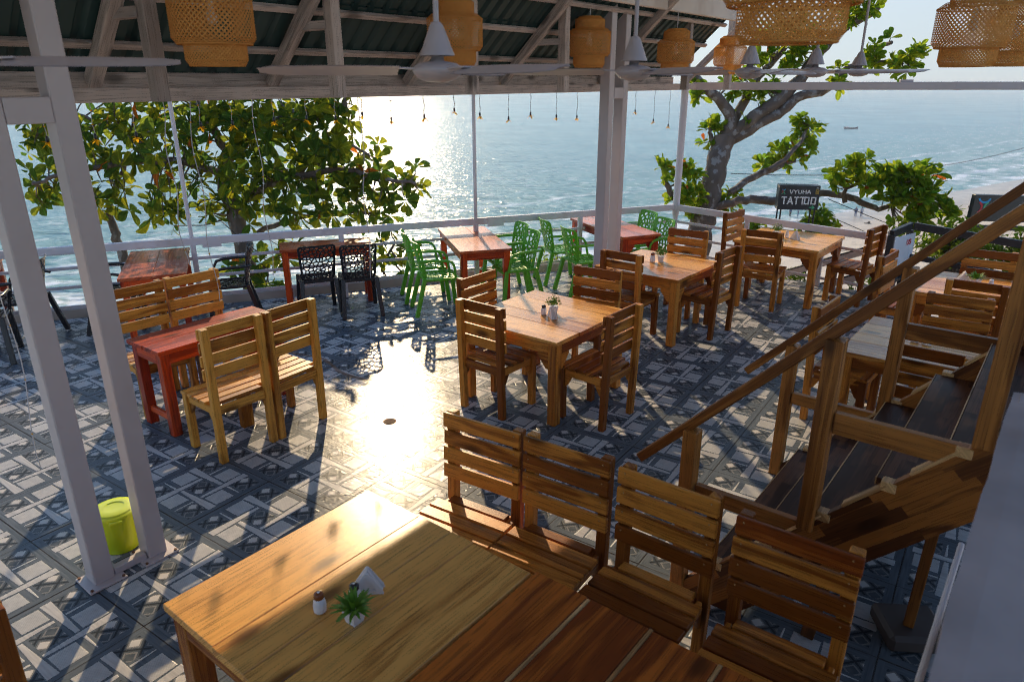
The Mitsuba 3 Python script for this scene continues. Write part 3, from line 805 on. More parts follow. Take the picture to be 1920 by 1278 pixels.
table('red_table', 'worn red table reaching out from the sea railing behind the two honey chairs', 'table', -7.30, 3.92, raz + 91, 1.28, 0.62, 0.70, 'wood_red_top', 'wood_red', (1, 1), legw=0.06, brace=False)
table('red_table', 'red table standing along the sea railing with two black chairs before it', 'table', -6.49, 5.55, raz - 4, 1.05, 0.43, 0.70, 'wood_red_top', 'wood_red', (1, 1), legw=0.07, brace=False)
table('red_table', 'red table reaching out from the sea railing between green armchairs, at the middle', 'table', -5.235, 6.785, raz - 5 + 90, 1.40, 0.62, 0.70, 'wood_red_top', 'wood_red', (1, 1.4), legw=0.075, brace=False)
table('red_table', 'red table behind the middle columns with green armchairs on both sides', 'table', -4.16, 8.46, raz + 92, 1.42, 0.56, 0.70, 'wood_red_top', 'wood_red', (1, 1.4), legw=0.07, brace=True)
table('red_table', 'red table at the left edge of the picture beside black armchairs', 'table', -8.62, 2.52, raz + 90, 1.2, 0.60, 0.70, 'wood_red_top', 'wood_red', (1, 1), legw=0.07, brace=False)


# ------------------------------------------------------------------ plastic chairs with a voronoi lattice
def lattice(outline, n, rib, seed, border):
    rng = np.random.default_rng(seed); x0, y0, x1, y1 = outline.bounds
    pts, tries = [], 0
    while len(pts) < n:
        q = rng.uniform((x0, y0), (x1, y1))
        if outline.contains(Point(q)) and all(np.hypot(*(q - p)) > 0.66 * math.sqrt(outline.area / n) for p in pts): pts.append(q)
        tries += 1
        if tries > 6000: break
    pts = np.array(pts); w = max(x1 - x0, y1 - y0) * 3
    far4 = np.array([(x0 - w, y0 - w), (x1 + w, y0 - w), (x0 - w, y1 + w), (x1 + w, y1 + w)])
    vor = Voronoi(np.vstack([pts, far4])); inner = outline.buffer(-border); holes = []
    for k in range(len(pts)):
        reg = vor.regions[vor.point_region[k]]
        if -1 in reg or not reg: continue
        c = Polygon(vor.vertices[reg]).intersection(inner).buffer(-rib / 2 - 0.004).buffer(0.004, quad_segs=2)
        if not c.is_empty and c.geom_type == 'Polygon' and c.area > 8e-5: holes.append(c.simplify(0.0008))
    return outline.difference(unary_union(holes))


def plate(poly, th, bend):
    t = trimesh.creation.extrude_polygon(poly, th, engine='earcut')
    v, f = trimesh.remesh.subdivide_to_size(t.vertices, t.faces, 0.075, max_iter=6)
    return M().add(bend(np.array(v)), f)


def rounded(w0, w1, h, r):
    return Polygon([(-w0 / 2, 0), (w0 / 2, 0), (w1 / 2, h), (-w1 / 2, h)]).buffer(-r).buffer(r, quad_segs=4)


def plastic_proto(bsd, seed, arms, n, rib):
    P = []
    back = lattice(rounded(0.36, 0.42, 0.42, 0.05), n, rib, seed, 0.018)

    def bb(v):
        x, y, z = v[:, 0], v[:, 1], v[:, 2]
        return np.stack([x, 0.03 - 0.17 * y - 0.10 * y * y + 0.055 * (1 - (x / 0.21) ** 2) * -1 + 0.05 - z, 0.43 + y * 0.97], 1)
    P.append(('backrest', plate(back, 0.012, bb).ply(bsd)))
    seat = lattice(rounded(0.43, 0.40, 0.42, 0.06), 46, 0.011, seed + 1, 0.02)

    def bs(v):
        x, y, z = v[:, 0], v[:, 1], v[:, 2]
        return np.stack([x, y + 0.02, 0.425 - 0.02 * np.sin(np.clip(y / 0.42, 0, 1) * 3.1) - 0.03 * np.clip((y - 0.34) / 0.08, 0, 1) ** 2 + z], 1)
    P.append(('seat', plate(seat, 0.014, bs).ply(bsd)))
    rim = M()
    for s in (-1, 1): rim.box((s * 0.185, 0.22, 0.415), (0.022, 0.38, 0.03))
    rim.box((0, 0.025, 0.418), (0.36, 0.02, 0.03)); rim.box((0, 0.425, 0.395), (0.34, 0.018, 0.028))
    P.append(('seat_rim', rim.ply(bsd)))
    for s in (-1, 1):
        P.append(('leg', M().bar((s * 0.185, 0.035, 0.43), (s * 0.215, -0.075, 0.001), 0.044, 0.046, up=(0, 1, 0)).ply(bsd)))
        P.append(('leg', M().bar((s * 0.185, 0.405, 0.42), (s * 0.205, 0.45, 0.001), 0.042, 0.044, up=(0, 1, 0)).ply(bsd)))
        if arms:
            P.append(('armrest', M().tube([(s * 0.195, -0.03, 0.64), (s * 0.235, 0.02, 0.645), (s * 0.245, 0.12, 0.645), (s * 0.245, 0.26, 0.64), (s * 0.24, 0.335, 0.62), (s * 0.225, 0.365, 0.57), (s * 0.20, 0.385, 0.42)], (0.014, 0.016, 0.017, 0.017, 0.016, 0.015, 0.015), 8).ply(bsd, True)))
    return P


GP = [plastic_proto('plastic_green', 21, True, 56, 0.017), plastic_proto('plastic_green', 31, True, 56, 0.017)]
BP = [plastic_proto('plastic_black', 41, False, 90, 0.012), plastic_proto('plastic_black', 51, True, 80, 0.013)]


def pchair(proto, name, x, y, az, lab):
    k = thing(name, lab, 'chair')
    place(k, proto, xf(x, y, 0, math.radians(az - 90)))


pchair(BP[0], 'black_chair', -6.04, 5.03, 147, 'black plastic lattice chair on the left before the red table along the railing')
pchair(BP[0], 'black_chair', -5.70, 5.32, 143, 'black plastic lattice chair on the right before the red table along the railing')
pchair(BP[1], 'black_armchair', -6.70, 4.62, 235, 'black plastic armchair right of the worn red table, seen from the side')
pchair(BP[1], 'black_armchair', -7.75, 3.42, 55, 'black plastic armchair hidden behind the columns left of the worn red table')
pchair(BP[1], 'black_armchair', -7.92, 3.02, 228, 'black plastic armchair between the two grey columns, in front of the sea')
pchair(BP[1], 'black_armchair', -7.55, 2.28, 150, 'black plastic armchair at the left edge of the picture')
pchair(GP[0], 'green_armchair', -5.72, 6.13, 50, 'green lattice armchair on the left of the middle red table, nearer the railing')
pchair(GP[1], 'green_armchair', -5.27, 5.82, 50, 'green lattice armchair on the left of the middle red table, nearer the viewer')
pchair(GP[0], 'green_armchair', -4.87, 7.30, 236, 'green lattice armchair on the right of the middle red table, nearer the railing')
pchair(GP[1], 'green_armchair', -4.50, 6.98, 238, 'green lattice armchair on the right of the middle red table, nearer the viewer')
pchair(GP[0], 'green_armchair', -4.78, 7.75, 52, 'green lattice armchair left of the columns, nearer the railing')
pchair(GP[1], 'green_armchair', -4.24, 7.42, 58, 'green lattice armchair touching the left of the middle columns')
pchair(GP[0], 'green_armchair', -3.90, 8.98, 238, 'green lattice armchair right of the columns by the railing corner, left one')
pchair(GP[1], 'green_armchair', -3.50, 8.60, 240, 'green lattice armchair right of the columns by the railing corner, right one')


# ------------------------------------------------------------------ things on the tables
def pot_plant(x, y, z, lab, spiky=False, seed=0, sc=1.0):
    k = thing('potted_plant', lab, 'potted plant'); rng = np.random.default_rng(seed); tw = xf(x, y, z + 0.0006, rng.uniform(0, 3))
    pm = M()
    a = [(-1, -1), (1, -1), (1, 1), (-1, 1)]
    v = [(q[0] * 0.021, q[1] * 0.021, 0) for q in a] + [(q[0] * 0.030, q[1] * 0.030, 0.055) for q in a] + [(q[0] * 0.026, q[1] * 0.026, 0.05) for q in a]
    pm.add(np.array(v) * sc, [(3, 2, 1, 0), (0, 1, 5, 4), (1, 2, 6, 5), (2, 3, 7, 6), (3, 0, 4, 7), (4, 5, 9, 8), (5, 6, 10, 9), (6, 7, 11, 10), (7, 4, 8, 11), (8, 9, 10, 11)])
    obj('pot', pm, 'ceramic', k, tw=tw)
    m = M()
    if spiky:
        for j in range(90):
            az, el, L = rng.uniform(0, 6.28), rng.uniform(0.15, 1.35), rng.uniform(0.05, 0.085)
            d = np.array([math.cos(az) * math.cos(el), math.sin(az) * math.cos(el), math.sin(el)]); s = np.cross(d, [0, 0, 1.0]); s /= np.linalg.norm(s)
            o = np.array([math.cos(az) * 0.008, math.sin(az) * 0.008, 0.05]); q = o + d * L * 0.55; tp = o + d * L - [0, 0, 0.012]
            wv = 0.0068
            m.add(np.array([o - s * 0.002, o + s * 0.002, q + s * wv, q - s * wv, tp + d * 0.002 + s * 0.0006, tp - s * 0.0006]) * sc, [(0, 1, 2, 3), (3, 2, 4, 5)])
        obj('foliage', m, 'pot_leaf_dark', k, tw=tw)
    else:
        for j in range(230):
            d = rng.normal(size=3); d[2] = abs(d[2]) * 0.9 + 0.05; d /= np.linalg.norm(d); c = np.array([0, 0, 0.07]) + d * rng.uniform(0.25, 1) * np.array([0.064, 0.064, 0.070])
            s = rng.normal(size=3); s /= np.linalg.norm(s); t = np.cross(s, d); t /= np.linalg.norm(t); w = 0.008
            m.add(np.array([c - s * w, c + t * w * 0.7, c + s * w, c - t * w * 0.7]) * sc, [(0, 1, 2, 3)])
        obj('foliage', m, 'pot_leaf', k, tw=tw)


def shaker(x, y, z, lab, cap='cap_black', sc=1.0):
    k = thing('shaker', lab, 'shaker'); tw = xf(x, y, z + 0.0006, 0)
    obj('body', M().lathe(np.array([(0.0005, 0), (0.019, 0), (0.0235, 0.006), (0.024, 0.03), (0.021, 0.05), (0.016, 0.058)]) * sc, 20), 'ceramic', k, True, tw)
    obj('cap', M().lathe(np.array([(0.0165, 0.0582), (0.018, 0.06), (0.018, 0.072), (0.0165, 0.079), (0.010, 0.083), (0.0005, 0.0835)]) * sc, 20), cap, k, True, tw)
    obj('disc', M().lathe(np.array([(0.005, 0.0836), (0.004, 0.0845), (0.0005, 0.0846)]) * sc, 10), 'ceramic', k, True, tw)


def napkin(x, y, z, az, lab, sc=1.0):
    k = thing('napkin_holder', lab, 'napkin holder'); tw = xf(x, y, z + 0.0006, math.radians(az))
    tri = Polygon([(-0.062, 0), (0.062, 0), (0.056, 0.02), (0.006, 0.095), (-0.006, 0.095), (-0.056, 0.02)]).buffer(-0.003).buffer(0.003)
    R = np.stack([[1, 0, 0], [0, 0, 1], [0, -1, 0]], 1).astype(float)
    hole = Polygon([(-0.03, 0.02), (0.03, 0.02), (0.0, 0.066)]).buffer(0.004)
    for s in (-1, 1):
        obj('plate', M().prism(tri.difference(hole), 0.004, R, (0, s * 0.019 + 0.002, 0)), 'ceramic', k, tw=tw)
    obj('base', M().box((0, 0, 0.003), (0.11, 0.034, 0.005), bev=0.001), 'ceramic', k, tw=tw)
    m = M()
    for j in range(5):
        yy = -0.011 + j * 0.0055; t2 = Polygon([(-0.05, 0.006), (0.05, 0.006), (0.0, 0.1 + 0.004 * (j % 3))])
        m.prism(t2, 0.0035, R, (0.002 * (j % 2), yy + 0.0017, 0))
    obj('napkins', m, 'napkin', k, tw=tw)


TZ = 0.7008
pot_plant(-1.595, 1.335, TZ, 'small spiky green plant in a white pot on the foreground table', True, 1, 1.05)
shaker(-1.735, 1.30, TZ, 'white shaker with an amber cap left of the foreground plant', 'cap_amber')
shaker(-1.665, 1.405, TZ, 'white shaker with a black cap behind the foreground plant', 'cap_black')
napkin(-1.67, 1.475, TZ, 128 - 90, 'white triangular napkin holder behind the shakers on the foreground table')
pot_plant(-2.86, 4.78, TZ, 'small leafy plant in a pot on the central table', False, 2, 1.1)
napkin(-2.80, 4.66, TZ, -42, 'white napkin holder beside the plant on the central table')
shaker(-2.90, 4.69, TZ, 'dark capped shaker behind the napkins on the central table')
pot_plant(-2.83, 6.93, TZ, 'small leafy plant in a pot on the second wooden table', False, 3, 1.1)
shaker(-2.90, 6.87, TZ, 'white shaker with an amber cap on the second wooden table', 'cap_amber', 1.2)
pot_plant(-2.16, 8.90, TZ, 'small leafy plant in a pot on the table by the side railing', False, 4, 1.25)
napkin(-1.93, 8.88, TZ, -30, 'white napkin holder on the table by the side railing', 1.0)
shaker(-2.04, 8.92, TZ, 'white shaker between plant and napkins on the table by the side railing', 'ceramic')
napkin(-0.42, 5.75, TZ, 60, 'white napkin holder on the table behind the staircase')
shaker(-0.30, 5.66, TZ, 'left white shaker on the table behind the staircase', 'cap_black', 1.15)
shaker(-0.22, 5.64, TZ, 'right white shaker with black cap on the table behind the staircase', 'cap_black', 1.3)
pot_plant(-0.02, 7.72, TZ, 'small spiky plant in a pot on the farthest right table', True, 5, 1.15)
napkin(-0.12, 7.78, TZ, 20, 'white napkin holder on the farthest right table')
shaker(0.10, 7.66, TZ, 'white shaker on the farthest right table', 'ceramic')

# bucket
k = thing('lime_bucket', 'lime green plastic bucket with a lid behind the left columns', 'bucket'); bx, by = -3.77, 1.53
tw = xf(bx, by, 0.003, 0.6, 0.92)
obj('body', M().lathe([(0.0005, 0.0), (0.098, 0.0), (0.102, 0.006), (0.122, 0.235), (0.128, 0.237), (0.128, 0.250), (0.123, 0.252)], 40), 'plastic_lime', k, True, tw)
obj('lid', M().lathe([(0.134, 0.2525), (0.136, 0.262), (0.130, 0.268), (0.112, 0.270), (0.108, 0.277), (0.062, 0.281), (0.056, 0.276), (0.0005, 0.278)], 40), 'plastic_lime', k, True, tw)
for s in (0, math.pi):
    obj('handle', M().box((0.142 * math.cos(s + 2.1), 0.142 * math.sin(s + 2.1), 0.245), (0.03, 0.075, 0.022), rz(s + 2.1), bev=0.006), 'plastic_lime', k, tw=tw)

# ------------------------------------------------------------------ ceiling fans
def fan(x, y, z, az0, lab, top=4.15):
    k = thing('ceiling_fan', lab, 'ceiling fan', None); c = np.array([x, y, z])
    obj('motor', M().lathe([(0.0005, -0.035), (0.03, -0.034), (0.062, -0.024), (0.080, -0.008), (0.084, 0.004), (0.082, 0.014), (0.06, 0.026), (0.022, 0.032), (0.02, 0.05), (0.0005, 0.05)], 32, c), 'fan_paint', k, True)
    obj('canopy', M().lathe([(0.056, 0.048), (0.058, 0.050), (0.053, 0.060), (0.036, 0.105), (0.022, 0.140), (0.014, 0.150), (0.0005, 0.151)], 32, c), 'fan_paint', k, True)
    obj('rod', M().tube([c + [0, 0, 0.15], (x, y, top)], 0.0095, 10), 'fan_paint', k, True)
    for j in range(3):
        a = math.radians(az0 + 120 * j); d = np.array([math.cos(a), math.sin(a), 0]); s = np.array([-math.sin(a), math.cos(a), 0]); up = np.array([0, 0, 1.0])
        R = np.linspace(0.13, 0.57, 12); V, F = [], []
        for q, r in enumerate(R):
            t = q / 11.0; w = 0.052 + 0.016 * math.sin(t * 2.4) - (0.03 if q == 11 else 0); tilt = 0.24 - 0.08 * t
            for th in (0, -0.003):
                for u in (-1, -0.3, 0.4, 1):
                    V.append(c + d * r + s * (u * w) + up * (0.008 + u * w * tilt + th - 0.004 * u * u))
        for q in range(11):
            b = q * 8
            for u in range(3):
                F.append((b + u, b + 8 + u, b + 9 + u, b + u + 1)); F.append((b + 4 + u, b + 5 + u, b + 13 + u, b + 12 + u))
            F.append((b, b + 4, b + 12, b + 8)); F.append((b + 3, b + 11, b + 15, b + 7))
        b = 88; F.append((b, b + 4, b + 5, b + 1)); F.append((b + 1, b + 5, b + 6, b + 2)); F.append((b + 2, b + 6, b + 7, b + 3))
        bl = obj('blade', M().add(np.array(V), F), 'fan_paint', k, True)
        obj('bracket', M().bar(c + d * 0.07 + up * 0.008, c + d * 0.16 + up * 0.012, 0.045, 0.006, bev=0.001), 'fan_paint', bl)


fan(-2.36, 0.80, 2.55, 57, 'nearest ceiling fan, only its long blade reaching in at the upper left')
fan(-1.62, 1.93, 2.53, 347, 'large ceiling fan left of the middle columns, in front of a woven lamp')
fan(-1.46, 3.10, 2.535, 328, 'ceiling fan in front of the middle columns')
fan(-1.37, 4.51, 2.545, 305, 'third ceiling fan from the left, below the big woven lamp')
fan(-1.20, 5.41, 2.555, 133, 'fourth ceiling fan, seen against the tree branches')
fan(-1.12, 6.56, 2.565, 334, 'farthest ceiling fan, its rod bare against the sky')


# ------------------------------------------------------------------ woven pendant lamps
def weave(r0, z0, r1, z1, n, rows, rib, seed, off=0.0):
    "two families of helical strips around a surface of revolution"
    m = M(); H = abs(z1 - z0) + abs(r1 - r0)
    steps = 10
    for fam in (-1, 1):
        tw = fam * H / max(r0, r1) * 1.0
        for k in range(n):
            a0 = 2 * np.pi * k / n; V = []
            for q in range(steps + 1):
                t = q / steps; r = r0 + (r1 - r0) * t + off + (0.0012 if fam > 0 else 0); z = z0 + (z1 - z0) * t
                a = a0 + tw * t; da = rib / r
                V += [(r * math.cos(a - da), r * math.sin(a - da), z), (r * math.cos(a + da), r * math.sin(a + da), z)]
            m.add(np.array(V), [(2 * q, 2 * q + 1, 2 * q + 3, 2 * q + 2) for q in range(steps)])
    return m


def lamp_proto(n, seed, rib):
    P = []
    for nm, r0, z0, r1, z1 in (('lower_tier', 0.132, 0.0, 0.150, 0.028), ('lower_tier', 0.150, 0.028, 0.150, 0.108), ('middle_tier', 0.178, 0.100, 0.200, 0.128), ('middle_tier', 0.200, 0.128, 0.200, 0.315), ('middle_tier', 0.200, 0.315, 0.160, 0.345), ('upper_tier', 0.140, 0.33, 0.140, 0.42), ('upper_tier', 0.140, 0.42, 0.10, 0.445)):
        m = weave(r0, z0, r1, z1, n, 1, rib, seed)
        P.append((nm, m.ply('bamboo')))
    rings = M()
    for r, z in ((0.133, 0.002), (0.151, 0.104), (0.18, 0.102), (0.2, 0.31), (0.141, 0.335), (0.101, 0.445)):
        a = np.linspace(0, 2 * np.pi, 41); rings.tube(np.stack([r * np.cos(a), r * np.sin(a), np.full(41, z)], 1), 0.004, 6, False)
    P.append(('hoop', rings.ply('bamboo', True)))
    return P


LAMPS = lamp_proto(50, 1, 0.0052)
LAMPF = lamp_proto(50, 2, 0.0052)


def lamp(x, y, z, lab, proto, top=4.15, cord='cable_light'):
    k = thing('woven_lamp', lab, 'pendant lamp', None)
    place(k, proto, xf(x, y, z, x * 3.7 + y))
    obj('cord', M().tube([(x, y, z + 0.44), (x, y, top)], 0.006, 6), cord, k)
    obj('bulb', M().lathe([(0.0005, 0.19), (0.02, 0.195), (0.03, 0.22), (0.022, 0.25), (0.014, 0.27), (0.014, 0.31), (0.0005, 0.312)], 12, (x, y, z)), 'ceramic', k, True)
    obj('cap', M().lathe([(0.102, 0.443), (0.103, 0.446), (0.02, 0.452), (0.0005, 0.453)], 20, (x, y, z)), 'bamboo', k, True)


lamp(-3.41, 2.33, 2.575, 'leftmost woven bamboo lamp, hanging under the green roof', LAMPS)
lamp(-3.47, 4.34, 2.61, 'woven bamboo lamp partly behind the large ceiling fan', LAMPS)
lamp(-3.50, 6.42, 2.625, 'woven bamboo lamp just left of the middle columns', LAMPF)
lamp(-3.23, 7.90, 2.585, 'woven bamboo lamp just right of the middle columns', LAMPF)
lamp(-3.17, 9.55, 2.585, 'small distant woven lamp behind the third fan', LAMPF)
lamp(-0.59, 2.28, 2.60, 'largest woven bamboo lamp, close and cut off by the top edge', LAMPS)
lamp(-0.31, 5.18, 2.575, 'nearest woven lamp of the cluster in the upper right corner', LAMPF)
lamp(-0.13, 6.85, 2.60, 'woven lamp second in the upper right cluster', LAMPF)
lamp(0.03, 8.45, 2.63, 'woven lamp at the right edge of the upper right cluster', LAMPF)

# ------------------------------------------------------------------ flower lights on wires
rng = np.random.default_rng(5)
FLW = [(1.61, 2.19), (1.87, 2.19), (2.11, 2.19), (2.54, 2.23), (2.77, 2.23), (3.10, 2.24), (3.38, 2.24), (3.65, 2.23), (3.92, 2.25), (4.23, 2.2), (4.62, 2.21), (5.01, 2.25), (5.37, 2.2), (5.81, 2.15), (6.18, 2.18), (6.65, 2.14), (7.06, 2.12), (8.41, 2.14), (8.92, 2.01), (9.37, 1.93)]


def flower_proto(seed):
    rng = np.random.default_rng(seed); P = []
    P.append(('holder', M().lathe([(0.004, -0.002), (0.008, 0.003), (0.008, 0.02), (0.004, 0.028), (0.0005, 0.029)], 10).ply('cap_black', True)))
    m = M()
    for j in range(8):
        a = j * 0.785 + rng.uniform(-.1, .1); d = np.array([math.cos(a), math.sin(a), -0.9 + 0.5 * (j % 3)]); s = np.array([-math.sin(a), math.cos(a), 0]); o = np.array([0, 0, -0.002])
        L = rng.uniform(0.028, 0.038)
        m.add(np.array([o - s * .003, o + s * .003, o + d * L * .6 + s * .008, o + d * L * .6 - s * .008, o + d * L]), [(0, 1, 2), (0, 2, 3), (3, 2, 4)])
    P.append(('petals', m.ply('petal')))
    return P


FP = [flower_proto(1), flower_proto(2)]
for j, (e, z) in enumerate(FLW):
    side = 'left tree' if j < 8 else ('open sea' if j < 17 else 'sea right of the columns')
    order = ['first', 'second', 'third', 'fourth', 'fifth', 'sixth', 'seventh', 'eighth', 'ninth'][j if j < 8 else (j - 8 if j < 17 else j - 17)]
    k = thing('flower_light', f'yellow flower light, {order} from left of those before the {side}', 'string light', 'yellow flower lights hanging from the eave')
    p = ie(-4.52, e * 0.972, z + 0.03); L = np.linspace(0, 1, 8)
    path = np.array([p + np.array([0.003 * math.sin(9 * t + j), 0.003 * math.cos(7 * t + j), (2.40 - z - 0.03) * t]) for t in L])
    obj('wire', M().tube(path, 0.0022, 5), 'cable_dark' if j > 7 else 'cable_light', k)
    bd_ = M()
    for q in (2, 5): bd_.lathe([(0.0005, -0.006), (0.006, 0), (0.0005, 0.006)], 6, path[q])
    labels[obj('beads', bd_, 'petal' if j < 8 else 'cable_dark', k)] = {'kind': 'stuff'}
    place(k, FP[j % 2], xf(p[0], p[1], z, j * 1.3, 1.1))
for j, (e, z0, lab) in enumerate([(1.72, 1.5, 'long pale light string hanging between the two left columns'), (2.30, 1.35, 'long pale light string hanging left of the thin pole'), (2.48, 1.05, 'long pale light string beside the thin pole, over the left tree'), (2.95, 1.15, 'long pale light string over the middle of the left tree'), (3.9, 0.95, 'long pale light string at the right edge of the left tree'), (1.2, 0.35, 'long beaded string hanging left of the columns before the sea')]):
    path = np.array([ie(-4.53, e * 0.972 + 0.015 * math.sin(t * 13 + j), 2.40 + (z0 - 2.40) * t) + RAIL_N * 0.04 * math.sin(t * 6 + j) for t in np.linspace(0, 1, 20)])
    k = thing('light_string', lab, 'string light')
    obj('wire', M().tube(path, 0.003, 5), 'cable_light', k)
    bd_ = M()
    for q in range(2, 19, 3): bd_.lathe([(0.0005, -0.007), (0.006, 0), (0.0005, 0.007)], 6, path[q])
    labels[obj('beads', bd_, 'petal', k)] = {'kind': 'stuff'}

# ------------------------------------------------------------------ trees
def leaf_mesh(L, W, bend, seed, fold=0.25):
    prof = [(0.0, 0.03), (0.22, 0.30), (0.5, 0.72), (0.75, 0.98), (0.92, 0.72), (1.0, 0.12)]
    V, F, U = [], [], []
    for t, w in prof:
        z = bend * (t * t) * L
        for s in (-1, 0, 1):
            V.append((t * L, s * w * W / 2, -z + abs(s) * w * W * fold * 0.5)); U.append((t * L, 5 + s * w * 0.5))
    for k in range(len(prof) - 1):
        b = k * 3
        F += [(b, b + 3, b + 4, b + 1), (b + 1, b + 4, b + 5, b + 2)]
    return np.array(V), np.array(F), np.array(U)


LV = [leaf_mesh(1.0, 0.56, 0.18, 0), leaf_mesh(1.0, 0.62, 0.38, 1, 0.5), leaf_mesh(1.0, 0.5, 0.02, 2, 0.1), leaf_mesh(0.9, 0.6, -0.18, 3, 0.45), leaf_mesh(1.1, 0.5, 0.6, 4, 0.35)]


def rosette(rng, c, axis, n, L, spread):
    "leaf frames (3x3 rotation*scale, origin) around a twig tip"
    out = []; axis = axis / np.linalg.norm(axis)
    s = np.cross(axis, [0.3, 0.9, 0.1]); s /= np.linalg.norm(s); t = np.cross(axis, s)
    for k in range(n):
        a = k * 2.4 + rng.uniform(-.3, .3); el = rng.uniform(*spread)
        d = (s * math.cos(a) + t * math.sin(a)) * math.cos(el) + axis * math.sin(el)
        d = d + np.array([0, 0, -0.12]); d /= np.linalg.norm(d)
        nrm_ = axis - d * (axis @ d) + rng.normal(0, 0.22, 3); nrm_ -= d * (nrm_ @ d); nrm_ /= np.linalg.norm(nrm_)
        side = np.cross(nrm_, d)
        out.append((np.stack([d, side, nrm_], 1) * (L * rng.uniform(0.5, 1.15)), c + d * 0.015 * rng.uniform(0, 2)))
    return out


def smooth_path(pts, n=4):
    p = np.array(pts); out = []
    for k in range(len(p) - 1):
        p0, p1, p2, p3 = p[max(k - 1, 0)], p[k], p[k + 1], p[min(k + 2, len(p) - 1)]
        for q in range(n):
            t = q / n; out.append(0.5 * (2 * p1 + (p2 - p0) * t + (2 * p0 - 5 * p1 + 4 * p2 - p3) * t * t + (3 * p1 - p0 - 3 * p2 + p3) * t ** 3))
    out.append(p[-1]); return np.array(out)


def build_tree(name, lab, trunk, limbs, blobs, nros, nleaf, L, mat, seed, drop=0.0, spread=(0.05, 0.9)):
    rng = np.random.default_rng(seed); k = thing(name, lab, 'tree')
    pts, rad = [], []

    def wob(path, amp):
        q = smooth_path(path); q[1:-1, :3] += rng.normal(0, amp, (len(q) - 2, 3)); return q
    tr = wob(trunk, 0.012); obj('trunk', M().tube(tr[:, :3], tr[:, 3] * (1 + 0.08 * np.sin(np.arange(len(tr)) * 1.9)), 14), 'bark', k, True)
    for lb in limbs:
        q = wob(lb, 0.012); obj('limb', M().tube(q[:, :3], q[:, 3], 10), 'bark', k, True); pts.append(q[:, :3])
    pts.append(tr[:, :3]); P = np.vstack(pts); kd = cKDTree(P)
    twigs = M(); leaves = []
    vol = np.array([b[3] ** 2 for b in blobs]); cnt = np.maximum(1, np.round(nros * vol / vol.sum())).astype(int)
    for b, n in zip(blobs, cnt):
        for j in range(n):
            d = rng.normal(size=3); d /= np.linalg.norm(d); c = np.array(b[:3]) + d * b[3] * rng.uniform(0.2, 1.0) ** 0.5
            _, ix = kd.query(c); o = P[ix]; v_ = c - o; ln = np.linalg.norm(v_)
            ax = d * 0.5 + np.array([0, 0, 0.55 - drop]) + rng.normal(0, 0.25, 3)
            if ln > 0.06:
                mid = (o + c) / 2 + rng.normal(0, 0.06, 3) * min(ln, 1) + np.array([0, 0, -0.05 * ln])
                twigs.tube([o, mid, c], (0.011 + 0.006 * ln, 0.009, 0.006), 5, False)
            leaves += rosette(rng, c, ax, int(nleaf * rng.uniform(0.7, 1.25)), L, spread)
    if twigs.n: labels[obj('twigs', twigs, 'bark', k, True)] = {'kind': 'stuff'}
    # the leaves that show largest are parts, the rest one mass
    dist = np.array([np.linalg.norm(o - CAM) + (0 if visible(o) else 50) for _, o in leaves]); order = np.argsort(dist)
    protos = []
    vis = [q for q in order if visible(leaves[q][1])]
    sel = set(int(q) for q in rng.permutation(vis[:int(len(vis) * 0.5)])[:290])
    for h in range(len(LV)):
        for t in range(6):
            v_, f_, u_ = LV[h]; idn = int(rng.integers(0, 5000)); protos.append(M().add(v_, f_, u_ + [0, 10 * idn]).ply(mat, True))
    rest = M()
    for q, (R, o) in enumerate(leaves):
        if q in sel:
            mt = np.eye(4); mt[:3, :3] = R; mt[:3, 3] = o
            obj('leaf', protos[int(rng.integers(len(protos)))], mat, k, tw=T(mt.tolist()))
        else:
            v_, f_, u_ = LV[int(rng.integers(len(LV)))]
            rest.add(v_ @ R.T + o, f_, u_ + [0, 10 * int(rng.integers(0, 5000))])
    ck = obj('crown', rest, mat, k, True); labels[ck] = {'kind': 'stuff'}
    return k


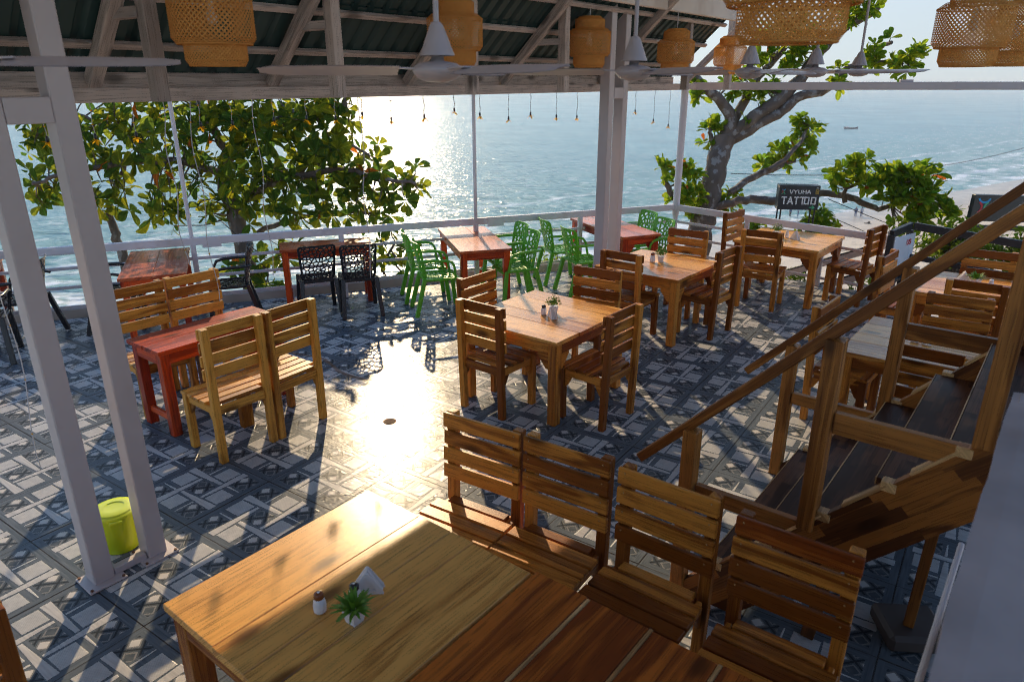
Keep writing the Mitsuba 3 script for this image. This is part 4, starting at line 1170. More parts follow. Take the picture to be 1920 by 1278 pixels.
RT_TRUNK = [(-4.12, 11.2, -2.2, 0.30), (-4.12, 11.51, -0.69, 0.25), (-4.14, 11.81, 0.00, 0.22), (-4.14, 11.97, 0.35, 0.20), (-4.13, 12.17, 0.79, 0.19), (-4.14, 12.35, 1.22, 0.185), (-4.11, 12.52, 1.55, 0.18)]
RT_LIMBS = [[(-4.11, 12.52, 1.55, 0.13), (-4.05, 12.58, 1.88, 0.11), (-4.23, 12.46, 2.18, 0.09), (-4.45, 12.28, 2.40, 0.08), (-4.63, 12.11, 2.59, 0.07), (-4.78, 11.93, 2.71, 0.05)],
 [(-4.07, 12.65, 1.78, 0.09), (-3.97, 12.88, 2.13, 0.08), (-3.90, 13.04, 2.39, 0.07), (-3.74, 13.29, 2.71, 0.06), (-3.61, 13.49, 2.95, 0.06), (-3.52, 13.67, 3.21, 0.04)],
 [(-4.09, 12.55, 1.58, 0.12), (-3.81, 12.70, 1.83, 0.11), (-3.43, 12.95, 2.15, 0.11), (-3.15, 13.15, 2.52, 0.10), (-2.93, 13.33, 2.93, 0.09), (-2.65, 13.54, 3.33, 0.08), (-2.32, 13.69, 3.51, 0.06), (-2.17, 13.70, 3.65, 0.04)],
 [(-4.08, 12.53, 1.52, 0.10), (-3.65, 12.79, 1.80, 0.09), (-3.30, 12.98, 2.03, 0.08), (-3.09, 13.07, 2.25, 0.08), (-2.69, 13.25, 2.39, 0.07), (-2.45, 13.40, 2.70, 0.06), (-2.19, 13.45, 2.78, 0.05), (-1.97, 13.44, 2.76, 0.04), (-1.70, 13.50, 2.82, 0.03)],
 [(-2.58, 14.09, 2.71, 0.05), (-2.24, 14.0, 2.99, 0.04), (-1.90, 13.6, 3.08, 0.03)],
 [(-3.86, 12.31, 0.68, 0.06), (-3.70, 12.76, 0.86, 0.06), (-3.48, 13.23, 1.01, 0.06), (-3.18, 13.75, 1.13, 0.03)],
 [(-3.37, 12.81, 1.06, 0.04), (-3.18, 13.30, 1.28, 0.04), (-3.09, 13.73, 1.53, 0.03), (-3.11, 14.07, 1.75, 0.03)],
 [(-4.17, 11.94, 0.33, 0.08), (-3.83, 12.06, 0.53, 0.07), (-3.42, 12.18, 0.61, 0.07), (-3.02, 12.27, 0.61, 0.07), (-2.56, 12.45, 0.73, 0.06), (-2.23, 12.50, 0.78, 0.05), (-1.88, 12.52, 0.71, 0.05), (-1.51, 12.52, 0.59, 0.04), (-1.24, 12.59, 0.78, 0.03), (-0.94, 12.66, 0.89, 0.02)],
 [(-2.03, 12.52, 0.65, 0.04), (-2.05, 12.45, 0.84, 0.03), (-1.80, 12.49, 1.0, 0.03), (-1.30, 12.57, 0.95, 0.02)],
 [(-4.15, 11.92, 0.27, 0.07), (-4.43, 11.69, 0.47, 0.06), (-4.63, 11.53, 0.71, 0.05), (-4.75, 11.45, 1.00, 0.04)],
 [(-4.14, 12.35, 1.22, 0.05), (-4.29, 12.40, 1.55, 0.04), (-4.36, 12.43, 1.74, 0.03)]]
RT_BLOBS = [(-4.74, 11.36, 1.08, 0.14), (-4.82, 11.35, 1.16, 0.09), (-4.41, 11.71, 1.07, 0.18), (-4.30, 11.70, 0.87, 0.13), (-4.31, 11.59, 0.64, 0.20), (-4.19, 11.72, 0.46, 0.15), (-4.46, 11.46, 0.59, 0.11), (-4.33, 12.46, 1.74, 0.13), (-4.21, 12.57, 1.83, 0.11), (-4.36, 12.35, 1.55, 0.09), (-3.89, 12.35, 0.54, 0.17), (-3.91, 12.28, 0.42, 0.11), (-3.63, 13.40, 1.05, 0.12), (-3.42, 13.61, 1.19, 0.21), (-3.22, 13.73, 1.15, 0.14), (-3.32, 13.75, 1.35, 0.14), (-3.19, 14.01, 1.44, 0.18), (-3.12, 14.16, 1.67, 0.18), (-3.09, 14.00, 1.28, 0.14), (-3.26, 14.11, 1.77, 0.12), (-2.27, 12.25, 1.00, 0.12), (-2.03, 12.20, 1.11, 0.18), (-1.88, 12.37, 1.25, 0.15), (-1.64, 12.34, 1.12, 0.20), (-1.45, 12.42, 1.00, 0.23), (-1.29, 12.46, 1.13, 0.16), (-1.09, 12.44, 1.07, 0.19), (-0.94, 12.58, 1.16, 0.15), (-0.85, 12.41, 0.91, 0.19), (-0.71, 12.42, 0.74, 0.16), (-0.57, 12.32, 0.58, 0.13), (-0.95, 12.26, 0.74, 0.21), (-1.16, 12.24, 0.72, 0.21), (-1.15, 12.15, 0.52, 0.13), (-0.87, 12.22, 0.51, 0.16), (-1.41, 12.23, 0.81, 0.13), (-1.75, 12.21, 1.00, 0.15), (-2.19, 12.12, 1.17, 0.08), (-2.05, 13.22, 2.85, 0.15), (-2.11, 13.24, 2.98, 0.10), (-1.96, 13.24, 2.74, 0.08), (-1.86, 13.32, 3.07, 0.08), (-1.66, 13.34, 2.81, 0.15), (-1.50, 13.35, 2.87, 0.13), (-1.54, 13.25, 2.71, 0.12), (-1.40, 13.39, 2.81, 0.08), (-1.70, 13.12, 2.67, 0.08), (-2.57, 13.18, 2.68, 0.10), (-2.49, 13.12, 2.43, 0.12), (-2.47, 13.18, 2.52, 0.07), (-2.40, 13.04, 3.55, 0.18), (-2.30, 13.14, 3.63, 0.17), (-2.48, 12.94, 3.46, 0.12), (-3.30, 13.22, 3.02, 0.14), (-3.30, 13.14, 2.85, 0.13), (-3.73, 12.90, 2.98, 0.16), (-3.63, 13.07, 3.19, 0.18), (-3.22, 13.12, 3.26, 0.19), (-2.99, 13.24, 3.18, 0.14), (-3.23, 13.12, 2.69, 0.11), (-3.87, 12.78, 2.33, 0.11), (-3.59, 12.95, 2.30, 0.15), (-3.51, 13.05, 2.39, 0.13), (-3.71, 12.83, 2.22, 0.09), (-4.00, 12.65, 2.25, 0.09), (-3.94, 12.66, 1.90, 0.09), (-4.57, 12.07, 2.40, 0.11), (-4.44, 12.10, 2.27, 0.09), (-4.00, 12.77, 2.52, 0.13), (-4.18, 12.63, 2.48, 0.11), (-3.38, 13.11, 3.19, 0.16)]
build_tree('almond_tree', 'leaning grey barked almond tree with bright leaf tufts right of the corner pole', RT_TRUNK, RT_LIMBS, RT_BLOBS, 330, 13, 0.17, 'leaf_bright', 11, 0.0, (0.1, 1.2))
LT_TRUNK = [(-8.30, 5.90, -3.2, 0.17), (-8.43, 5.94, -1.06, 0.14), (-8.69, 6.02, -0.47, 0.13), (-8.90, 6.11, 0.04, 0.13), (-9.08, 6.18, 0.48, 0.12), (-9.26, 6.22, 0.85, 0.12), (-9.41, 6.28, 1.21, 0.11), (-9.42, 6.40, 1.51, 0.09)]
LT_LIMBS = [[(-9.42, 6.40, 1.51, 0.07), (-9.68, 6.39, 1.87, 0.06), (-9.95, 6.37, 2.24, 0.05), (-10.14, 6.37, 2.53, 0.04)],
 [(-9.41, 6.38, 1.43, 0.07), (-9.06, 6.66, 1.81, 0.05), (-8.64, 6.93, 2.06, 0.05), (-8.20, 7.15, 2.17, 0.04), (-7.82, 7.30, 2.21, 0.02)],
 [(-9.19, 6.23, 0.77, 0.06), (-8.78, 6.52, 1.08, 0.05), (-8.28, 6.81, 1.24, 0.05), (-7.72, 7.10, 1.32, 0.04), (-7.18, 7.30, 1.22, 0.03), (-6.73, 7.45, 1.17, 0.02)],
 [(-9.39, 6.30, 1.21, 0.06), (-9.69, 5.97, 1.38, 0.05), (-10.00, 5.61, 1.47, 0.05), (-10.39, 5.12, 1.41, 0.04), (-10.75, 4.63, 1.29, 0.03), (-10.86, 4.32, 1.21, 0.02)],
 [(-10.30, 5.77, 1.44, 0.04), (-10.52, 5.56, 1.74, 0.03), (-10.93, 5.22, 2.04, 0.02), (-11.22, 4.88, 2.15, 0.02)],
 [(-8.99, 6.14, 0.26, 0.05), (-8.75, 6.41, 0.48, 0.04), (-8.39, 6.72, 0.63, 0.03), (-7.89, 7.09, 0.70, 0.03), (-7.50, 7.36, 0.70, 0.02)],
 [(-10.3, 5.1, -1.6, 0.09), (-10.74, 5.27, 0.12, 0.07), (-10.91, 5.29, 0.43, 0.06), (-11.02, 5.35, 0.73, 0.05), (-11.02, 5.49, 1.03, 0.04), (-10.93, 5.71, 1.41, 0.03)],
 [(-8.51, 6.90, 1.21, 0.03), (-8.25, 7.12, 1.59, 0.03), (-7.87, 7.28, 1.67, 0.02), (-7.51, 7.34, 1.53, 0.02)],
 [(-8.45, 7.36, 2.16, 0.02), (-8.33, 7.53, 2.35, 0.02), (-8.25, 7.60, 2.40, 0.02)],
 [(-8.75, 6.05, -0.35, 0.04), (-8.5, 6.0, -0.05, 0.03), (-8.3, 6.1, 0.15, 0.02)], [(-8.6, 6.0, -0.7, 0.04), (-7.9, 6.5, -0.4, 0.03), (-7.1, 7.0, 0.1, 0.02), (-6.85, 7.1, 0.4, 0.015)]]
LT_BLOBS = [(-11.58, 4.84, 2.18, 0.30), (-11.70, 4.80, 2.29, 0.23), (-11.28, 4.93, 1.93, 0.38), (-11.39, 4.68, 1.54, 0.30), (-11.18, 4.65, 1.15, 0.30), (-10.93, 4.81, 1.11, 0.30), (-10.81, 5.05, 1.47, 0.38), (-10.80, 5.31, 2.04, 0.38), (-10.37, 5.61, 2.04, 0.46), (-10.33, 5.41, 1.54, 0.38), (-10.46, 5.07, 0.97, 0.34), (-10.06, 5.29, 0.86, 0.30), (-9.88, 5.97, 2.11, 0.53), (-9.84, 5.78, 1.61, 0.46), (-9.61, 5.71, 1.11, 0.38), (-9.59, 5.54, 0.68, 0.23), (-9.45, 6.14, 1.82, 0.46), (-9.33, 6.38, 2.18, 0.38), (-8.96, 6.51, 1.89, 0.46), (-8.98, 6.27, 1.39, 0.38), (-9.21, 5.92, 0.97, 0.30), (-8.69, 6.79, 2.10, 0.46), (-8.59, 6.63, 1.61, 0.46), (-8.61, 6.40, 1.11, 0.38), (-8.21, 6.61, 0.96, 0.38), (-8.27, 6.98, 1.89, 0.42), (-8.23, 6.78, 1.39, 0.38), (-8.06, 7.20, 2.07, 0.34), (-7.98, 7.36, 2.32, 0.19), (-8.22, 7.17, 2.25, 0.30), (-7.98, 7.08, 1.68, 0.38), (-7.79, 7.08, 1.39, 0.38), (-7.61, 7.08, 1.11, 0.34), (-7.49, 7.32, 1.46, 0.27), (-7.36, 7.25, 1.10, 0.30), (-7.17, 7.45, 1.25, 0.23), (-6.96, 7.48, 1.00, 0.23), (-6.91, 7.61, 1.21, 0.19), (-6.79, 7.63, 1.09, 0.11), (-7.36, 7.11, 0.78, 0.27), (-7.16, 7.23, 0.75, 0.19), (-7.61, 6.94, 0.79, 0.23), (-7.85, 6.76, 0.75, 0.23), (-8.25, 6.47, 0.72, 0.19), (-8.79, 6.12, 0.75, 0.23), (-7.93, 7.29, 2.07, 0.15), (-7.93, 7.42, 2.37, 0.11),
 (-8.44, 5.95, 0.14, 0.19), (-8.28, 5.97, -0.08, 0.19), (-8.15, 6.18, 0.21, 0.14), (-8.49, 5.74, -0.25, 0.17), (-8.11, 5.99, -0.29, 0.15), (-8.74, 5.71, 0.07, 0.14), (-7.00, 7.09, 0.48, 0.14), (-7.02, 6.99, 0.27, 0.17), (-6.76, 7.07, 0.06, 0.15), (-6.79, 6.92, -0.22, 0.14), (-6.75, 7.20, 0.34, 0.09), (-6.44, 7.14, -0.26, 0.11), (-8.31, 5.74, -0.53, 0.15), (-7.98, 6.33, 0.28, 0.09), (-8.11, 6.33, 0.49, 0.11), (-7.08, 6.88, 0.13, 0.11)]
build_tree('almond_tree', 'broad dark leaved almond tree beyond the sea railing at the left', LT_TRUNK, LT_LIMBS, LT_BLOBS, 440, 8, 0.215, 'leaf_deep', 12, 0.25, (-0.3, 0.7))


def bush(lab, c, size, n, L, mat, seed, name='bush'):
    rng = np.random.default_rng(seed); k = thing(name, lab, 'bush'); m, st = M(), M(); c = np.array(c)
    for j in range(n):
        d = rng.normal(size=3); d /= np.linalg.norm(d); d[2] = abs(d[2]) - 0.15; q = c + d * np.array(size) * rng.uniform(0.3, 1)
        st.tube([c + [0, 0, -size[2]] + rng.normal(0, 0.05, 3), (c + q) / 2 + rng.normal(0, .04, 3), q], (0.012, 0.008, 0.004), 4, False)
        for R, o in rosette(rng, q, d + [0, 0, 0.5], int(rng.integers(5, 10)), L, (0.0, 1.1)):
            v_, f_, u_ = LV[int(rng.integers(3))]; m.add(v_ @ R.T + o, f_, u_ + [0, 10 * int(rng.integers(0, 5000))])
    obj('stems', st, 'bark', k, True); lk = obj('leaves', m, mat, k, True); labels[lk] = {'kind': 'stuff'}


bush('bright leafy bush in front of the left foot of the tattoo sign', (-3.25, 11.55, 0.15), (0.30, 0.25, 0.22), 26, 0.13, 'leaf_bright', 3)
bush('bright leafy bush under the right end of the tattoo sign', (-2.35, 12.2, 0.15), (0.32, 0.3, 0.48), 52, 0.15, 'leaf_bright', 4)
bush('yellow green bush beyond the railing behind the green armchairs', (-5.35, 8.9, -0.25), (0.55, 0.4, 0.42), 60, 0.10, 'leaf_hedge', 5)
bush('yellow green bush beyond the railing under the table by the columns', (-4.6, 9.75, -0.25), (0.5, 0.4, 0.42), 50, 0.10, 'leaf_hedge', 6)
bush('green bush below the side railing behind the far wooden table', (-2.3, 10.1, -0.30), (0.5, 0.35, 0.42), 70, 0.09, 'leaf_hedge', 7)
bush('green bush below the side railing left of the right chair', (-1.35, 10.1, -0.32), (0.5, 0.35, 0.42), 70, 0.09, 'leaf_hedge', 8)
bush('tall yellow green hedge bush behind the black rails, left part', (-0.30, 10.1, 0.50), (0.50, 0.40, 0.50), 150, 0.085, 'leaf_hedge', 9)
bush('tall yellow green hedge bush behind the orange chair at the right edge', (0.50, 10.1, 0.45), (0.60, 0.40, 0.55), 160, 0.085, 'leaf_hedge', 10)
bush('low bush beyond the sea railing behind the black chairs', (-7.5, 5.9, -0.5), (0.4, 0.35, 0.4), 40, 0.10, 'leaf_hedge', 11)

# ------------------------------------------------------------------ signs
def flat_text(m, txt, h, frame, x, y, bold=True, sx=1.0, d=0.004):
    o, ux, uy, nz = frame; t = meshkit.text_mesh(txt, h, d, bold); v = np.array(t.vertices)
    m.add(o + np.outer(x + v[:, 0] * sx, ux) + np.outer(y + v[:, 1], uy) + np.outer(v[:, 2], nz), t.faces)


SG = thing('tattoo_sign', 'black box sign reading VYUHA TATTOO on thin legs beyond the side railing', 'sign')
tl, trr = np.array([-2.80, 11.37, 1.00]), np.array([-2.30, 11.61, 1.00])
ux = (trr - tl) / np.linalg.norm(trr - tl); nz = np.cross(ux, [0, 0, 1.0]); Wd = 0.60; Hh = 0.37
SGS = 0.9
org = tl + np.array([0, 0, -Hh])
Rs = np.stack([ux, -nz, [0, 0, 1]], 1)
obj('box', M().box(org + ux * Wd / 2 - nz * 0.10 + [0, 0, Hh / 2], (Wd, 0.20, Hh), Rs, bev=0.004), 'sign_dark', SG)
fr = (org + nz * 0.0005, ux * SGS, np.array([0, 0, SGS]), nz)
uxs = ux * SGS
m = M(); flat_text(m, 'VYUHA', 0.062, fr, 0.165, 0.275, True, 1.18); obj('lettering', m, 'sign_white', SG)
m = M(); flat_text(m, 'TATT', 0.125, fr, 0.045, 0.095, True, 0.88)
for x0 in (0.425, 0.535):
    m.add(*(lambda t: (fr[0] + np.outer(np.array(t.vertices)[:, 0], uxs) + np.outer(np.array(t.vertices)[:, 1], fr[2]) + np.outer(np.array(t.vertices)[:, 2], nz), t.faces))(trimesh.creation.extrude_polygon(sbox(x0, 0.095, x0 + 0.085, 0.222).difference(sbox(x0 + 0.02, 0.115, x0 + 0.065, 0.202)), 0.004, engine='earcut')))
obj('lettering', m, 'sign_white', SG)


def stroke(pts, w, fr, d=0.004, arc=None):
    from shapely.geometry import LineString
    t = trimesh.creation.extrude_polygon(LineString(pts).buffer(w / 2, cap_style=2), d, engine='earcut'); v = np.array(t.vertices)
    return fr[0] + np.outer(v[:, 0], fr[1]) + np.outer(v[:, 1], fr[2]) + np.outer(v[:, 2], fr[3]), t.faces


def arcp(cx, cy, r, a0, a1, n=10): return [(cx + r * math.cos(math.radians(a0 + (a1 - a0) * k / n)), cy + r * math.sin(math.radians(a0 + (a1 - a0) * k / n))) for k in range(n + 1)]


def emblem(fr, cx, cy, s, root):
    obj('emblem', M().add(*stroke(arcp(cx, cy + 0.62 * s, 0.34 * s, 200, 340), 0.10 * s, fr)), 'logo_blue', root)
    obj('emblem', M().add(*stroke(arcp(cx - 0.42 * s, cy, 0.34 * s, -60, 60), 0.11 * s, fr)), 'logo_red', root)
    obj('emblem', M().add(*stroke(arcp(cx + 0.42 * s, cy, 0.34 * s, 120, 240), 0.11 * s, fr)), 'logo_green', root)
    obj('emblem', M().add(*stroke(arcp(cx, cy - 0.62 * s, 0.34 * s, 20, 160), 0.10 * s, fr)), 'logo_green', root)


emblem(fr, 0.072, 0.305, 0.085, SG)
m = M(); m.add(*(lambda t: (fr[0] + np.outer(np.array(t.vertices)[:, 0], uxs) + np.outer(np.array(t.vertices)[:, 1], fr[2]) + np.outer(np.array(t.vertices)[:, 2], nz), t.faces))(trimesh.creation.extrude_polygon(sbox(0.595, 0.27, 0.648, 0.345).difference(sbox(0.605, 0.28, 0.638, 0.335)), 0.004, engine='earcut')))
m.add(*stroke([(0.614, 0.308), (0.63, 0.308)], 0.03, fr)); obj('frame_emblem', m, 'logo_gold', SG)
m = M(); m.add(*stroke([(0.605, 0.372), (0.618, 0.372)], 0.014, fr)); m.add(*stroke([(0.626, 0.372), (0.64, 0.372)], 0.014, fr)); obj('lettering', m, 'sign_white', SG)
m = M(); m.add(*stroke([(0.52, 0.045), (0.60, 0.045)], 0.016, fr)); m.add(*stroke([(0.568, 0.076), (0.602, 0.045), (0.568, 0.014)], 0.016, fr)); obj('arrow', m, 'logo_green', SG)
for x, y in ((0.01, -0.01), (0.10, -0.15), (0.62, -0.01), (0.60, -0.18)):
    p = org + ux * x * SGS + nz * y; obj('leg', M().bar(p + [0, 0, 0.0], p + [0, 0, -2.2], 0.022, 0.022, up=(1, 0, 0)), 'steel_black', SG)

S2 = thing('roadside_sign', 'large black sign with coloured emblem and white letter A at right edge', 'sign')
o2 = np.array([-0.27, 11.93, 0.63]); ux2 = np.array([0.62, 0.40, -0.02]); ux2 /= np.linalg.norm(ux2); nz2 = np.cross(ux2, [0, 0, 1.0]); nz2 /= np.linalg.norm(nz2); uy2 = np.cross(nz2, ux2)
Rs2 = np.stack([ux2, -nz2, uy2], 1)
obj('panel', M().box(o2 + ux2 * 0.75 + uy2 * 0.18 - nz2 * 0.05, (1.5, 0.09, 0.37), Rs2, bev=0.004), 'sign_dark', S2)
fr2 = (o2 + nz2 * -0.0045, ux2, uy2, nz2)
emblem(fr2, 0.14, 0.19, 0.25, S2)
m = M(); flat_text(m, 'A', 0.20, fr2, 0.56, 0.04, True, 0.95); obj('lettering', m, 'sign_white', S2)
for k_ in (0.05, 1.4): obj('leg', M().bar(o2 + ux2 * k_ - nz2 * 0.05, o2 + ux2 * k_ - nz2 * 0.05 - [0, 0, 2.6], 0.04, 0.04, up=(1, 0, 0)), 'steel_black', S2)
obj('cross_bar', M().bar(o2 - ux2 * 0.05 - [0, 0, 0.10] - nz2 * 0.05, o2 + ux2 * 1.5 - [0, 0, 0.10] - nz2 * 0.05, 0.05, 0.07), 'steel_black', S2)

BR = thing('black_railing', 'black steel railing beyond the stairs in front of the yellow green hedge', 'railing')
p0, p1, p2 = np.array([-0.92, 9.0, 0.86]), np.array([-0.78, 9.45, 0.90]), np.array([0.62, 9.35, 0.80])
for dz, w in ((0, 0.085), (-0.36, 0.06), (-0.62, 0.04)):
    obj('rail', M().bar(p0 + [0, 0, dz], p1 + [0, 0, dz], 0.05, w), 'steel_black', BR)
    obj('rail', M().bar(p1 + [0, 0, dz] + [0.03, 0, 0], p2 + [0, 0, dz], 0.05, w), 'steel_black', BR)
for p in (p0, p1, p2): obj('post', M().box(np.array([p[0], p[1], -0.1]) + [0.002, 0.002, 0], (0.07, 0.07, 1.9)), 'steel_black', BR)
BN = thing('banner', 'pale blue banner with red lettering tied behind the black railing', 'banner')
obj('sheet', M().box((p0 + p1) / 2 + [0.05, 0.02, -0.24], (0.50, 0.012, 0.36), rz(1.25)), 'banner_sheet', BN)
frb = ((p0 + p1) / 2 + np.array([0.05, 0.02, -0.42]) + np.array([math.sin(1.25), -math.cos(1.25), 0]) * 0.007 - np.array([math.cos(1.25), math.sin(1.25), 0]) * 0.25, np.array([math.cos(1.25), math.sin(1.25), 0]), np.array([0, 0, 1.0]), np.array([math.sin(1.25), -math.cos(1.25), 0]))
m = M(); flat_text(m, 'US', 0.06, frb, 0.29, 0.24, True, 1.0); obj('lettering', m, 'logo_red', BN)
# outside stair rail descending beyond the side railing
OR = thing('outer_stair_rail', 'pinkish sloping handrail of the outside steps below the side railing', 'handrail')
for k_, dz in enumerate((0.0, -0.33)):
    a, b = np.array([-0.95, 9.75, 0.62 + dz]), np.array([-2.35, 9.85, -0.05 + dz])
    obj('rail', M().bar(a, b, 0.05, 0.08), 'column_paint', OR); obj('edge_strip', M().bar(a + [0, 0, 0.05], b + [0, 0, 0.05], 0.052, 0.02), 'steel_black', OR)

# ------------------------------------------------------------------ cables
CB = [((-14, 8.2, 0.9), (-7.3, 5.2, 0.55), 0.12, 'thin black cable crossing the sea behind the left columns'), ((-14, 8.6, 0.55), (-8.4, 6.4, 0.25), 0.1, 'lower thin black cable behind the left columns'),
      ((-3.9, 12.4, 1.0), (2.5, 30, 1.5), 0.6, 'thin black cable running from the leaning tree towards the right edge'), ((-4.4, 12.0, 0.6), (-3.0, 22, -2.0), 0.4, 'thin black cable over the beach left of the tattoo sign'),
      ((-2.4, 13.1, 0.6), (6, 24, -2.6), 0.5, 'thin black cable over the beach right of the tattoo sign'), ((-2.6, 13.1, 0.4), (8, 30, -5.2), 0.5, 'lower thin black cable over the beach right of the sign'),
      ((-0.2, 14, -0.6), (-6, 30, -3.9), 0.3, 'thin black cable crossing the sand below the leaf clump')]
for a, b, sag, lab in CB:
    a, b = np.array(a, float), np.array(b, float)
    tag(obj('cable', M().tube([a + (b - a) * t - np.array([0, 0, sag * 4 * t * (1 - t)]) for t in np.linspace(0, 1, 16)], 0.007, 5), 'cable_dark'), lab, 'cable')

# ------------------------------------------------------------------ people on the beach, boats
def person(joints, bones, lab, at, az, mats, head):
    k = thing('person', lab, 'person'); R = rz(az)

    def hull(names):
        out = None
        for a, b in names:
            sp = [m3.Manifold.sphere(joints[q][3], 14).translate(tuple(joints[q][:3])) for q in (a, b)]
            h = m3.Manifold.batch_hull(sp); out = h if out is None else out + h
        return out
    body = hull(bones['skin']); mm = body.refine_to_length(0.05).to_mesh(); t = trimesh.Trimesh(mm.vert_properties[:, :3], mm.tri_verts)
    trimesh.smoothing.filter_taubin(t, iterations=4)
    obj('body', M().add(np.array(t.vertices) @ R.T + at, t.faces), 'skin', k, True)
    for nm, mat in mats:
        mm = hull(bones[nm]).refine_to_length(0.05).to_mesh(); t = trimesh.Trimesh(mm.vert_properties[:, :3], mm.tri_verts)
        obj(nm, M().add(np.array(t.vertices) @ R.T + at, t.faces), mat, k, True)
    hp = np.array(joints['head'][:3]); h = trimesh.creation.icosphere(2, 0.105); hv = np.array(h.vertices); hv = hv[:, :] * [0.95, 1.05, 1.0] + hp + [0, -0.015, 0.025]
    obj('hair', M().add(hv @ R.T + at, h.faces), 'cloth_dark', k, True)


ST_J = dict(head=(0, 0.02, 1.60, 0.095), neck=(0, 0, 1.45, 0.06), chest=(0, 0, 1.30, 0.15), belly=(0, 0, 1.08, 0.135), hip=(0, 0, 0.95, 0.14),
            lsh=(-0.19, 0, 1.38, 0.06), rsh=(0.19, 0, 1.38, 0.06), lel=(-0.25, -0.02, 1.10, 0.045), rel=(0.25, -0.02, 1.10, 0.045), lha=(-0.24, 0.05, 0.86, 0.04), rha=(0.24, 0.05, 0.86, 0.04),
            lhi=(-0.09, 0, 0.92, 0.09), rhi=(0.09, 0, 0.92, 0.09), lkn=(-0.10, 0.04, 0.50, 0.06), rkn=(0.10, -0.02, 0.50, 0.06), lan=(-0.10, 0.0, 0.08, 0.045), ran=(0.11, -0.06, 0.08, 0.045), lto=(-0.11, 0.13, 0.04, 0.04), rto=(0.12, 0.08, 0.04, 0.04))
SKIN = [('head', 'neck'), ('neck', 'chest'), ('chest', 'belly'), ('belly', 'hip'), ('neck', 'lsh'), ('neck', 'rsh'), ('chest', 'lsh'), ('chest', 'rsh'), ('lsh', 'lel'), ('rsh', 'rel'), ('lel', 'lha'), ('rel', 'rha'), ('hip', 'lhi'), ('hip', 'rhi'), ('lhi', 'lkn'), ('rhi', 'rkn'), ('lkn', 'lan'), ('rkn', 'ran'), ('lan', 'lto'), ('ran', 'rto')]


def fat(j, g): return {a: (b[0], b[1], b[2], b[3] + g) for a, b in j.items()}


def clothed(lab, at, az, top, bottom, J=ST_J):
    J2 = {**J, **{a + '_c': (b[0], b[1], b[2], b[3] + 0.02) for a, b in J.items()}}
    person(J2, {'skin': SKIN, 'shirt': [('chest_c', 'belly_c'), ('chest_c', 'lsh_c'), ('chest_c', 'rsh_c'), ('lsh_c', 'lel_c'), ('rsh_c', 'rel_c'), ('belly_c', 'hip_c')], 'trousers': [('hip_c', 'lhi_c'), ('hip_c', 'rhi_c'), ('lhi_c', 'lkn_c'), ('rhi_c', 'rkn_c'), ('lkn_c', 'lan_c'), ('rkn_c', 'ran_c')]}, lab, np.array(at, float), az, (('shirt', top), ('trousers', bottom)), 'head')


bz = lambda x, y: float(beach_z(np.array([[x]]), np.array([[y]]))[0, 0])
for x, y, az, lab, a, b in ((-20.6, 139.5, 0.3, 'person in blue standing on the beach, left of the pair', 'cloth_blue', 'cloth_blue'), (-19.7, 139.9, 0.5, 'person in paler blue standing on the beach, right of the pair', 'cloth_pale', 'cloth_blue'),
                            (-30.6, 134.2, 1.0, 'left of two people wading at the waterline, seen under the tattoo sign', 'cloth_blue', 'cloth_dark'), (-29.4, 134.8, -1.0, 'right of two people wading at the waterline, seen under the tattoo sign', 'cloth_pale', 'cloth_blue')):
    clothed(lab, (x, y, bz(x, y)), az, a, b)
SIT = {**ST_J}
for q in ('head', 'neck', 'chest', 'belly', 'hip', 'lsh', 'rsh', 'lel', 'rel', 'lha', 'rha', 'lhi', 'rhi'): SIT[q] = (ST_J[q][0], ST_J[q][1] - 0.05, ST_J[q][2] - 0.80, ST_J[q][3])
SIT.update(lkn=(-0.12, 0.36, 0.42, 0.06), rkn=(0.12, 0.36, 0.40, 0.06), lan=(-0.12, 0.50, 0.07, 0.045), ran=(0.12, 0.52, 0.07, 0.045), lto=(-0.12, 0.66, 0.05, 0.04), rto=(0.12, 0.68, 0.05, 0.04), lha=(-0.2, 0.3, 0.42, 0.04), rha=(0.2, 0.3, 0.40, 0.04))
for x, y, az, lab, a in ((-3.9, 159.5, 0.8, 'person sitting alone on the sand at the right, dark clothes', 'cloth_dark'), (-12.8, 122.0, -0.6, 'person sitting on the sand behind the right chair of the railing table', 'cloth_dark')):
    clothed(lab, (x, y, bz(x, y)), az, a, a, SIT)
tw_ = (-17.5, 132.5)
bgm = M().box((tw_[0], tw_[1], bz(*tw_) + 0.05), (1.0, 0.6, 0.08), rz(0.4), bev=0.03).box((tw_[0] + 0.2, tw_[1], bz(*tw_) + 0.22), (0.4, 0.35, 0.28), rz(0.9), bev=0.1)
tag(obj('beach_bag', bgm, 'cloth_dark'), 'dark bag lying on a cloth on the open sand', 'bag')


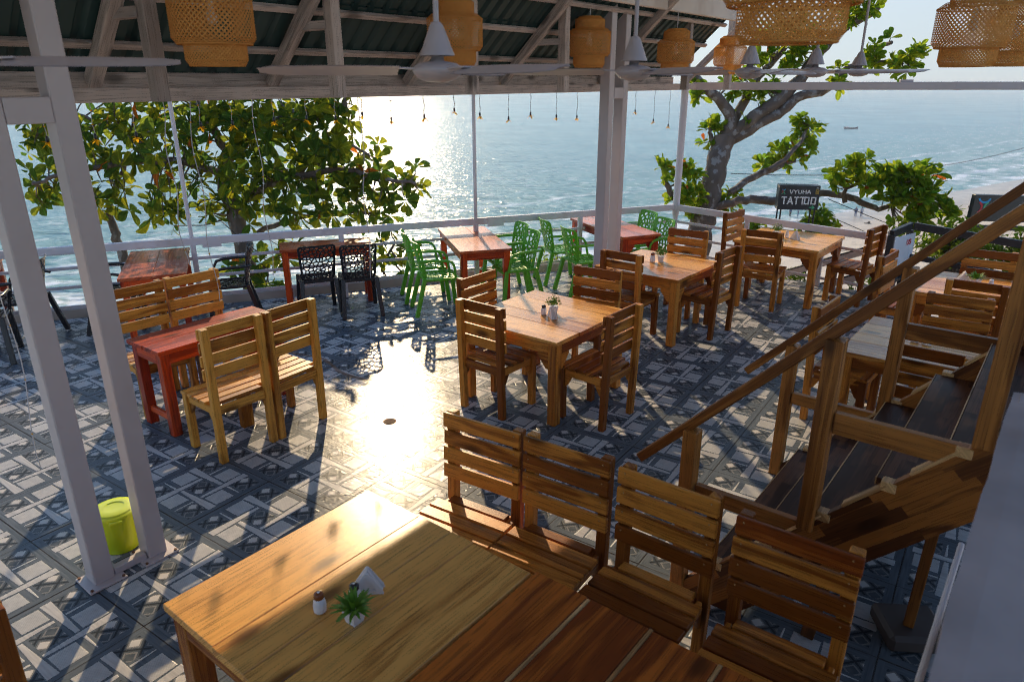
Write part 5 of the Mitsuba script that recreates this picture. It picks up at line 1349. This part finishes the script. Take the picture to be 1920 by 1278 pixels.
def boat(lab, x, y, az, L):
    k = thing('fishing_boat', lab, 'boat'); m = M(); n = 14; V = []
    for q in range(n):
        t = q / (n - 1) * 2 - 1; w = 0.14 * L * (1 - abs(t) ** 2.6) + 0.01; sheer = 0.085 * L + 0.07 * L * t ** 4
        V += [(t * L / 2, -w, sheer), (t * L / 2 * 0.96, -w * 0.75, 0.0), (t * L / 2 * 0.94, 0, -0.04 * L), (t * L / 2 * 0.96, w * 0.75, 0.0), (t * L / 2, w, sheer), (t * L / 2 * 0.97, w * 0.82, sheer - 0.01 * L), (t * L / 2 * 0.93, 0, 0.02 * L), (t * L / 2 * 0.97, -w * 0.82, sheer - 0.01 * L)]
    F = []
    for q in range(n - 1):
        for j in range(8): F.append((q * 8 + j, q * 8 + (j + 1) % 8, q * 8 + 8 + (j + 1) % 8, q * 8 + 8 + j))
    R = rz(az); obj('hull', M().add(np.array(V) @ R.T + [x, y, SEA_Z + 0.1], F), 'boat_paint', k, True)
    b = M()
    for t in (-0.2, 0.1, 0.3): b.box(R @ [t * L, 0, 0.07 * L] + [x, y, SEA_Z + 0.1], (0.04 * L, 0.22 * L, 0.02 * L), R)
    obj('thwart', b, 'boat_paint', k)
    obj('cargo', M().box(R @ [-0.28 * L, 0, 0.10 * L] + [x, y, SEA_Z + 0.1], (0.16 * L, 0.14 * L, 0.10 * L), R, bev=0.1), 'cloth_pale', k)


boat('small dark fishing boat on the sea at the right, beyond the leaf clumps', -69.1, 408.3, 0.5, 7.2)
boat('tiny distant boat near the horizon above the left of the sea', -691, 721, 0.6, 10.5)

# ------------------------------------------------------------------ sea haze
scene['haze_air'] = {'type': 'homogeneous', 'albedo': {'type': 'rgb', 'value': [0.95, 0.955, 0.96]}, 'sigma_t': 0.0005}
scene['haze'] = {'type': 'cube', 'to_world': T().translate([0, 11000, -9.0]).scale([23000, 15500, 13.7]), 'bsdf': {'type': 'null'}, 'interior': {'type': 'ref', 'id': 'haze_air'}}
labels['haze'] = {'label': 'thin pale haze over the sea', 'kind': 'stuff'}
scene['camera']['medium'] = {'type': 'ref', 'id': 'haze_air'}
